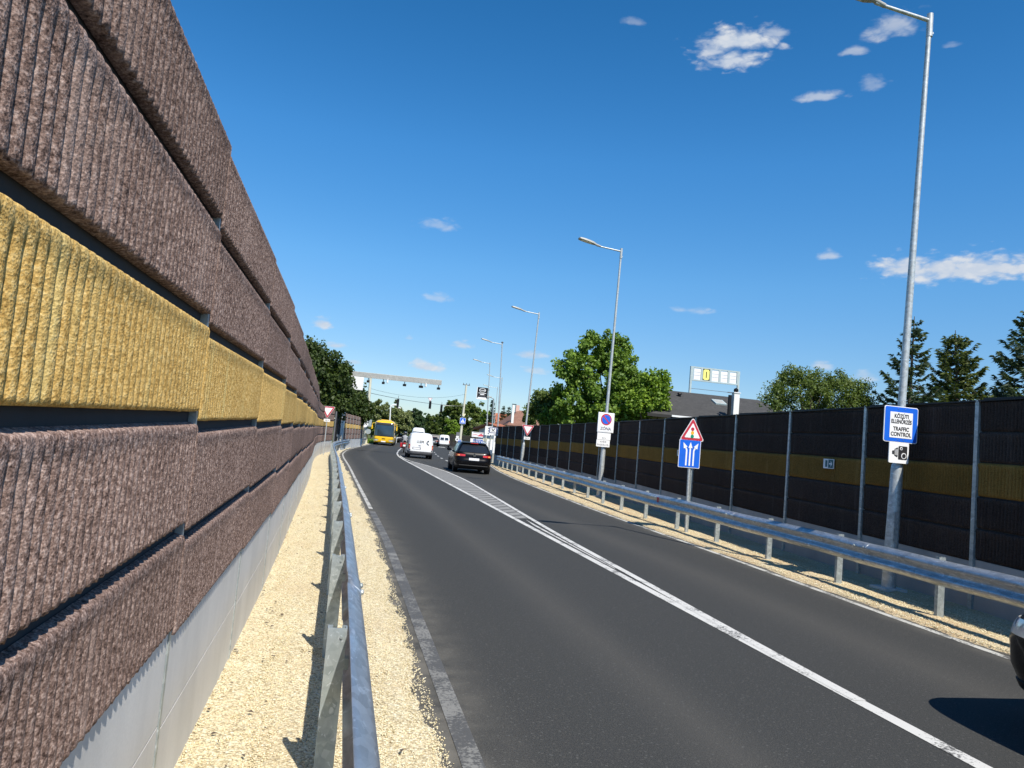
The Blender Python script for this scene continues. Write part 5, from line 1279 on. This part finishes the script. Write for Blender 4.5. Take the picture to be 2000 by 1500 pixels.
k = MB(); k.box((-w2*.12, 0, z2+.1), (.55, .5, 1.3)); k.build('chimney', M['pinkbrick'], rf2)
k = MB(); k.box((-w2*.43, -4.2, z2*.5+.35), (.34, .34, z2+.3)); o = k.build('chimney_pipe', M['render'], h2); k = MB(); k.box((-w2*.43+.1, -4.2, z2+.62), (.6, .4, .1)); k.build('cowl', M['black'], o)
h3, rf3, w3, z3 = small_house('low house with a white gable half hidden behind the pictogram board', 974, 982, 836, 828, 72, 7, M['rooftile_red'], M['render'], turn=.2)
# grey garden wall and dark fence at the far junction
p, q = at(838, 853, 152), at(858, 866, 152)
g = thing('garden_wall', 'low grey concrete wall behind the van with two rear windows', 'wall', ((p[0]+q[0])/2, 152, 0)); k = MB(); k.box((0, 0, .85), (q[0]-p[0]+4, .2, 1.9)); k.build('wall_panel', M['plinth2'], g); k = MB(); k.box((0, 0, 1.86), (q[0]-p[0]+4.2, .3, .12)); k.build('coping', M['lampgrey'], g)
p, q = at(880, 850, 140), at(960, 850, 140)
g = thing('slatted_fence', 'dark slatted fence under the trees behind the billboards', 'fence', ((p[0]+q[0])/2, 140, 0)); W_ = q[0]-p[0]; k = MB()
for i in range(int(W_/.16)): k.box((-W_/2+i*.16, 0, 1.15), (.13, .03, 2.3))
k.build('boards', M['darkwood'], g); k = MB(); [k.box((0, .05, z), (W_, .05, .1)) for z in (.4, 1.9)]; k.build('rails', M['darkwood'], g)
p = gx(716, 858); g = thing('pipe_railing', 'thin white pipe railing on the grass behind the bus', 'railing', (at(787, 858, 122)[0], 122, 0)); k = MB(); k.tube([(-1, 0, .9), (1.2, 0, .9)], .035, 8); [k.tube([(x, 0, -.05), (x, 0, .9)], .035, 8) for x in (-1, 1.2)]; k.build('rail', M['white'], g)

# ------------------------------------------------------------------ trees
def leaf_cloud(r, C, N, spread, size, asp, up=.38, tint_c=None):
    """C clump centres (n,3); N leaves per clump; leaf quads, returns verts, quads, tint."""
    n = len(C); sp = np.asarray(spread).reshape(-1, 1, 1) if np.ndim(spread) else spread
    off = r.normal(0, 1, (n, N, 3)); off /= np.linalg.norm(off, axis=-1, keepdims=True)+1e-9
    off *= (r.random((n, N, 1))**.5)*sp
    P = (C[:, None, :]+off).reshape(-1, 3); m_ = len(P)
    nrm = r.normal(0, 1, (m_, 3))+off.reshape(-1, 3)/(np.abs(off).max()+1e-6)*.9; nrm[:, 1] -= .35; nrm[:, 2] += up*2; nrm /= np.linalg.norm(nrm, axis=1, keepdims=True)
    t = np.cross(nrm, r.normal(0, 1, (m_, 3))); t /= np.linalg.norm(t, axis=1, keepdims=True)+1e-9; b = np.cross(nrm, t)
    s = size*r.uniform(.6, 1.3, (m_, 1)); t = t*s*.5; b = b*s*.5*asp; dr = nrm*s*.12
    V = np.stack([P-t, P-b*1.0+dr, P+t-dr, P+b+dr], 1).reshape(-1, 3)
    Q = np.arange(m_*4).reshape(-1, 4)
    tc_ = (r.random(n) if tint_c is None else tint_c)[:, None]*.45+r.random((n, N))*.55
    return V, Q, np.repeat(tc_.reshape(-1), 4)
def clump_centres(r, ells, n, shell=.55):
    vol = np.array([e[3]*e[4]*e[5] for e in ells])**.8; idx = r.choice(len(ells), n, p=vol/vol.sum()); out = np.empty((n, 3))
    for i, k in enumerate(idx):
        e = ells[k]; d = r.normal(0, 1, 3); d /= np.linalg.norm(d); rad = shell+(1-shell)*r.random()**.6
        rad *= r.uniform(.82, 1.12)
        out[i] = (e[0]+d[0]*e[3]*rad, e[1]+d[1]*e[4]*rad, e[2]+d[2]*e[5]*rad)
    return out
def tree(label, x, y, trunk_h, ells, n, N, cr, leaf, mat, seed, asp=.62, bark='bark', tr=.16, name='deciduous_tree', group=None, limbs=9, cat='tree', shell=.5):
    """ells: crown lobes (dx, dy, z, rx, ry, rz) relative to the trunk foot."""
    r = np.random.default_rng(seed); root = thing(name, label, cat, (x, y, 0), group=group)
    C = clump_centres(r, ells, n, shell); C = C[C[:, 2] > .5]
    V, Q, T = leaf_cloud(r, C, N, cr*r.uniform(.6, 1.25, len(C)), leaf, asp)
    link('crown', np_mesh('crown', V, Q, mat, attrs={'tint': T}), None, root)
    k = MB(); top = np.mean([e[2] for e in ells]); 
    k.tube([(0, 0, -.15), (.03, .02, trunk_h*.5), (-.02, .04, trunk_h), (.06, 0, (trunk_h+top)/2+.3), (0, .05, top+.6)], [tr*1.25, tr, tr*.85, tr*.6, tr*.25], 10)
    for i in range(min(limbs, len(C))):
        c = C[r.integers(len(C))]; s0 = Vector((0, .03, trunk_h*r.uniform(.8, 1.15))); c = Vector(c); md = s0.lerp(c, .5)+Vector((0, 0, .15*(c-s0).length*.4))
        k.tube([s0, md, c], [tr*.5, tr*.3, tr*.08], 6)
    k.build('trunk', M[bark], root, smooth=True)
    return root
def px_tree(label, pxc, pyt, pyb, wpx, Y, mat, seed, n=90, N=60, leaf=.22, lobes=5, trunk_frac=.25, depth=1.0, zbase=None, **kw):
    """a tree surveyed by its outline: centre, top, visible bottom and width, at distance Y."""
    r = np.random.default_rng(seed+100); top = at(pxc, pyt, Y); bot = at(pxc, pyb, Y); ppm = F_PX/Y*.975
    w = wpx/ppm; x = (top[0]+bot[0])/2; zt = top[2]; zb = max(.9, (bot[2] if zbase is None else zbase)); zc = (zt+zb)/2; hz = (zt-zb)/2
    ells = [(0, 0, zc-hz*.12, w*.40, w*.40*depth, hz*.86)]
    for i in range(lobes):
        a = r.uniform(-1, 1); b_ = r.uniform(-.75, .72)
        rr = w*r.uniform(.15, .24); lim = math.sqrt(max(.05, 1-b_*b_*.85))
        ells.append((a*(w/2-rr)*lim, r.uniform(-.9, .4)*w*.3*depth, zc+b_*(hz-rr), rr, rr, rr*r.uniform(.8, 1.2)))
    return tree(label, x, Y, max(.8, zb*1.0+hz*2*trunk_frac*.3), ells, n, N, w*.075, leaf, mat, seed, **kw)
def E(px, py, Y, x0, wpx, hpx, dy=0.0):          # crown lobe surveyed at distance Y, sizes in survey pixels
    p = at(px, py, Y); s_ = Y/F_PX/.975; return (p[0]-x0, dy, p[2], wpx*s_, (wpx+hpx)*.5*s_, hpx*s_)
# the big maple behind the right barrier
Y = 47.0; x0 = at(1190, 790, Y)[0]
tree('big bright green maple rising behind the dark barrier beside the second lamp', x0, Y, 2.2,
     [E(1180, 750, Y, x0, 62, 60), E(1150, 690, Y, x0, 26, 36, -.3), E(1152, 662, Y, x0, 15, 17), E(1196, 690, Y, x0, 34, 44, .2), E(1228, 700, Y, x0, 16, 32), E(1120, 715, Y, x0, 22, 34, -.5), E(1102, 755, Y, x0, 24, 38), E(1110, 694, Y, x0, 10, 18), E(1240, 770, Y, x0, 40, 44, -.6), E(1150, 785, Y, x0, 50, 30, -1.2), E(1098, 718, Y, x0, 12, 20), E(1210, 668, Y, x0, 13, 16), E(1115, 806, Y, x0, 46, 24, -.8), E(1190, 814, Y, x0, 70, 22, -.8), E(1234, 738, Y, x0, 24, 26, -.2), E(1208, 720, Y, x0, 30, 30)],
     560, 60, .36, .20, L_MAPLE, 11, asp=.8, tr=.2, limbs=16)
Y = 44.5; x0 = at(1272, 790, Y)[0]
tree('lighter green young maple at the right flank of the big maple', x0, Y, 1.8, [E(1272, 770, Y, x0, 32, 34), E(1292, 742, Y, x0, 13, 24), E(1262, 735, Y, x0, 14, 18), E(1252, 790, Y, x0, 34, 22), E(1300, 775, Y, x0, 8, 24)], 170, 55, .38, .20, L_BRIGHT, 12, asp=.8, tr=.12)
Y = 50.0; x0 = at(1062, 795, Y)[0]
tree('small dark walnut tree at the left foot of the big maple', x0, Y, 1.6, [E(1065, 795, Y, x0, 24, 22), E(1055, 778, Y, x0, 12, 18), E(1084, 785, Y, x0, 18, 26), E(1040, 802, Y, x0, 14, 12)], 110, 45, .40, .22, L_BUSH, 13, tr=.11)
Y = 49.0; x0 = at(1110, 815, Y)[0]
tree('low leafy shrub filling the gap under the left side of the big maple', x0, Y, .9, [E(1075, 815, Y, x0, 26, 18), E(1110, 812, Y, x0, 34, 20), E(1150, 815, Y, x0, 34, 18)], 130, 50, .34, .20, L_MAPLE, 16, tr=.08, name='bush', cat='bush')
# bushy tree and spruces at the right
Y = 33.0; x0 = at(1585, 780, Y)[0]
tree('broad bushy walnut tree behind the right barrier between the roof and the spruces', x0, Y, 1.7, [E(1560, 770, Y, x0, 62, 50), E(1548, 728, Y, x0, 30, 20), E(1630, 775, Y, x0, 58, 42), E(1665, 770, Y, x0, 36, 36), E(1645, 727, Y, x0, 12, 14), E(1510, 778, Y, x0, 26, 30), E(1690, 790, Y, x0, 24, 26), E(1600, 742, Y, x0, 36, 22)],
     330, 60, .34, .125, L_BUSH, 14, asp=.5, tr=.14, limbs=18)
def spruce(label, pxb, pyt, pxt, Y, wpx, mat, seed, droop=.28, dens=1.0, asym=0.0):
    r = np.random.default_rng(seed); t = at(pxt, pyt, Y); x = at(pxb, 790, Y)[0]; Hh = t[2]; R = wpx*Y/F_PX/.975/2*1.12; dx = t[0]-x
    root = thing('spruce_tree', label, 'tree', (x, Y, 0), group='spruces behind the dark barrier')
    k = MB(); k.tube([(0, 0, -.1), (dx*.5, 0, Hh*.5), (dx, 0, Hh)], [.17, .10, .015], 9)
    Vs, Qs, Ts, nb = [], [], [], 0; z = .7
    while z < Hh-.12:
        f = z/Hh; L0 = R*min(1.0, (1-f)**.66*1.30+.05); nbr = int(r.integers(6, 10)*dens)
        for i in range(nbr):
            a = 2*math.pi*(i+r.random())/nbr; L = L0*(r.uniform(.45, 1.0) if r.random() < .75 else r.uniform(.95, 1.25)); zz = z+r.uniform(-.12, .12)
            if L < .12: L = .12
            d = np.array([math.cos(a), math.sin(a), 0]); P = []
            tip = r.uniform(.05, .50)*(1.25-f*.6); 
            for j in range(7):
                s_ = j/6; P.append(np.array([dx*zz/Hh, 0, zz])+d*L*s_+np.array([0, 0, L*(-droop*math.sin(s_*2.6)+tip*s_*s_+.25*f*s_)]))
            P = np.array(P)
            if L > .4: k.tube([tuple(p) for p in P[::2]], [.022, .016, .012, .005], 4, False)
            m_ = max(8, int(L*60)); tint = r.random()*.5
            ss = np.sqrt(r.random(m_)*.94+.06); base = np.stack([np.interp(ss, np.linspace(0, 1, 7), P[:, q]) for q in range(3)], 1)
            sd = np.array([-d[1], d[0], 0]); 
            ln = (.12+.17*L*(1-.45*ss))*r.uniform(.6, 1.2, m_); sg = r.choice([-1, 1], m_)
            dirv = sd[None]*(sg*r.uniform(.5, 1.0, m_))[:, None]+d[None]*r.uniform(.2, .9, (m_, 1)); dirv[:, 2] += r.uniform(-.55, .12, m_); dirv /= np.linalg.norm(dirv, axis=1, keepdims=True)
            wv = np.cross(dirv, r.normal(0, 1, (m_, 3))); wv /= np.linalg.norm(wv, axis=1, keepdims=True)+1e-9; wv *= (.030+.022*r.random((m_, 1)))
            e = base+dirv*ln[:, None]*1.25; mid = base+dirv*ln[:, None]*.5; mid[:, 2] += .01
            Vs.append(np.stack([base, mid-wv, e, mid+wv], 1).reshape(-1, 3)); Ts.append(np.repeat(np.clip(tint+r.random(m_)*.5*(.4+.6*ss), 0, 1), 4)); nb += m_
        z += r.uniform(.14, .40)
    link('crown', np_mesh('crown', np.concatenate(Vs), np.arange(nb*4).reshape(-1, 4), mat, attrs={'tint': np.concatenate(Ts)}), None, root)
    k.build('trunk', M['bark'], root, smooth=True)
    return root
spruce('dark blue-green spruce right behind the near lamp post', 1774, 618, 1786, 31.0, 128, L_SPRUCE, 21, dens=.85)
spruce('green spruce between the lamp post spruce and the edge of the frame', 1884, 645, 1866, 31.5, 165, L_SPRUCE2, 22, dens=1.25)
spruce('dark spruce cut off by the right edge of the frame', 2010, 600, 2016, 30.0, 200, L_SPRUCE, 23)
Y = 33.5; x0 = at(1925, 790, Y)[0]
tree('low yellow-green shrub tree at the feet of the spruces', x0, Y, 1.6, [E(1930, 795, Y, x0, 45, 22), E(1840, 800, Y, x0, 40, 16), E(1985, 798, Y, x0, 40, 16)], 120, 50, .3, .14, L_SPRUCE2, 24, tr=.1)
# dark trees behind the left barrier, some of it hanging round the camera mast
Y = 57.0; x0 = at(628, 800, Y)[0]
tree('big dark leafy tree behind the brown barrier hiding part of the camera mast', x0, Y-.3, 2.4, [E(622, 760, Y, x0, 56, 62), E(598, 705, Y, x0, 28, 46), E(650, 740, Y, x0, 34, 38, -1.2), E(640, 708, Y, x0, 28, 26, -.6), E(668, 748, Y, x0, 18, 26, -1.4), E(655, 785, Y, x0, 30, 24, -1.5), E(616, 682, Y, x0, 18, 16), E(678, 775, Y, x0, 16, 16, -1.0)],
     330, 60, .52, .24, L_DARK, 31, asp=.75, tr=.2, limbs=14)
Y = 75.0; x0 = at(684, 810, Y)[0]
tree('second dark tree over the orange striped barrier left of the pale lamp post', x0, Y, 2.4, [E(686, 785, Y, x0, 30, 34), E(700, 800, Y, x0, 20, 24), E(694, 762, Y, x0, 14, 16), E(708, 766, Y, x0, 9, 5), E(715, 812, Y, x0, 12, 20), E(670, 790, Y, x0, 24, 30)], 190, 55, .55, .30, L_DARK, 32, asp=.75, tr=.18)
# acacias, junction trees and the avenue beyond
B_G = 'trees at the far junction'
px_tree('pale flowering acacia left of the bus under the signal wire', 742, 772, 858, 66, 126, L_ACACIA, 41, 150, 60, .38, 7, group=B_G)
px_tree('pale flowering acacia behind the yellow bus', 782, 788, 862, 60, 132, L_ACACIA, 42, 140, 60, .38, 7, group=B_G)
px_tree('low olive bush between the pale lamp post and the bus', 727, 815, 862, 34, 118, L_OLIVE, 43, 70, 50, .36, 4, group=B_G, name='bush', cat='bush')
tp = at(773, 770, 133)
px_tree('slender upright sprig tree standing up out of the acacias', 774, 771, 830, 15, 134, L_ACACIA, 44, 26, 40, .40, 3, group=B_G)
px_tree('dark tall tree closing the left side of the avenue', 806, 788, 860, 44, 200, L_FAR, 45, 130, 60, .6, 6, group=B_G)
px_tree('dark green tree in the middle of the avenue behind the vans', 828, 806, 862, 52, 215, L_FAR, 46, 120, 60, .62, 6, group=B_G)
px_tree('olive tree at the right side of the avenue above the high-roof van', 850, 800, 866, 44, 180, L_OLIVE, 47, 120, 60, .52, 6, group=B_G)
px_tree('large olive tree left of the concrete utility pole', 882, 770, 866, 62, 160, L_OLIVE, 48, 170, 60, .46, 8, group=B_G)
px_tree('large olive tree right of the concrete utility pole', 922, 768, 866, 70, 156, L_OLIVE, 49, 180, 60, .46, 8, group=B_G)
px_tree('bright green rounded tree in front of the olive trees', 884, 816, 862, 42, 146, L_BRIGHT, 50, 110, 60, .40, 5, group=B_G)
px_tree('yellowish green tree behind the capped street lamp', 954, 792, 862, 40, 150, L_BRIGHT, 51, 100, 55, .42, 5, group=B_G)
px_tree('dusty green shrub under the olive trees by the billboards', 925, 820, 868, 40, 148, L_ACACIA, 52, 90, 50, .38, 5, group=B_G, name='bush', cat='bush')
for i, (lab, a, b_, yy, w_) in enumerate((('far small conifer right of the hanging banner', 962, 779, 118, 15), ('far small conifer left of the tiled roofs', 983, 792, 120, 15), ('far small conifer touching the left one of the roofs', 994, 793, 122, 16))):
    spruce(lab, a, b_, a+1, yy, w_*1.3, L_FAR, 60+i, dens=1.3)
px_tree('small garden tree over the brown roof', 1035, 800, 830, 36, 70, L_BUSH, 66, 60, 45, .3, 4)
# far woodland closing the horizon: one mass
r = np.random.default_rng(90); C = []
for x in np.arange(-150, 260, 3.2):
    yy = 300+r.uniform(-20, 40); hh = r.uniform(5, 9)
    for q in range(7): C.append((x+r.normal(0, 2.5), yy+r.normal(0, 4), r.uniform(.6, hh)))
V, Q, T = leaf_cloud(r, np.array(C), 26, 2.4, 1.5, .8)
tag(link('woodland', np_mesh('woodland', V, Q, L_FAR, attrs={'tint': T})), 'far dark woodland closing the horizon', 'woodland', kind='stuff')
# low weeds on the grass by the far lamp post
r = np.random.default_rng(91); xs = r.uniform(1.5, 5.5, 2600); ys = r.uniform(97, 124, 2600); ok = np.array([x < interp(EDGE_L, y)-.5 for x, y in zip(xs, ys)]); P = np.stack([xs, ys, np.full(2600, .05)], 1)[ok]
V, Q, T = leaf_cloud(r, P, 8, .22, .30, .35, up=-.1); V[:, 2] = np.abs(V[:, 2])*1.3
tag(link('grass', np_mesh('grass', V, Q, L_BRIGHT, attrs={'tint': T})), 'green grass verge beyond the end of the left guardrail', 'grass', kind='stuff')
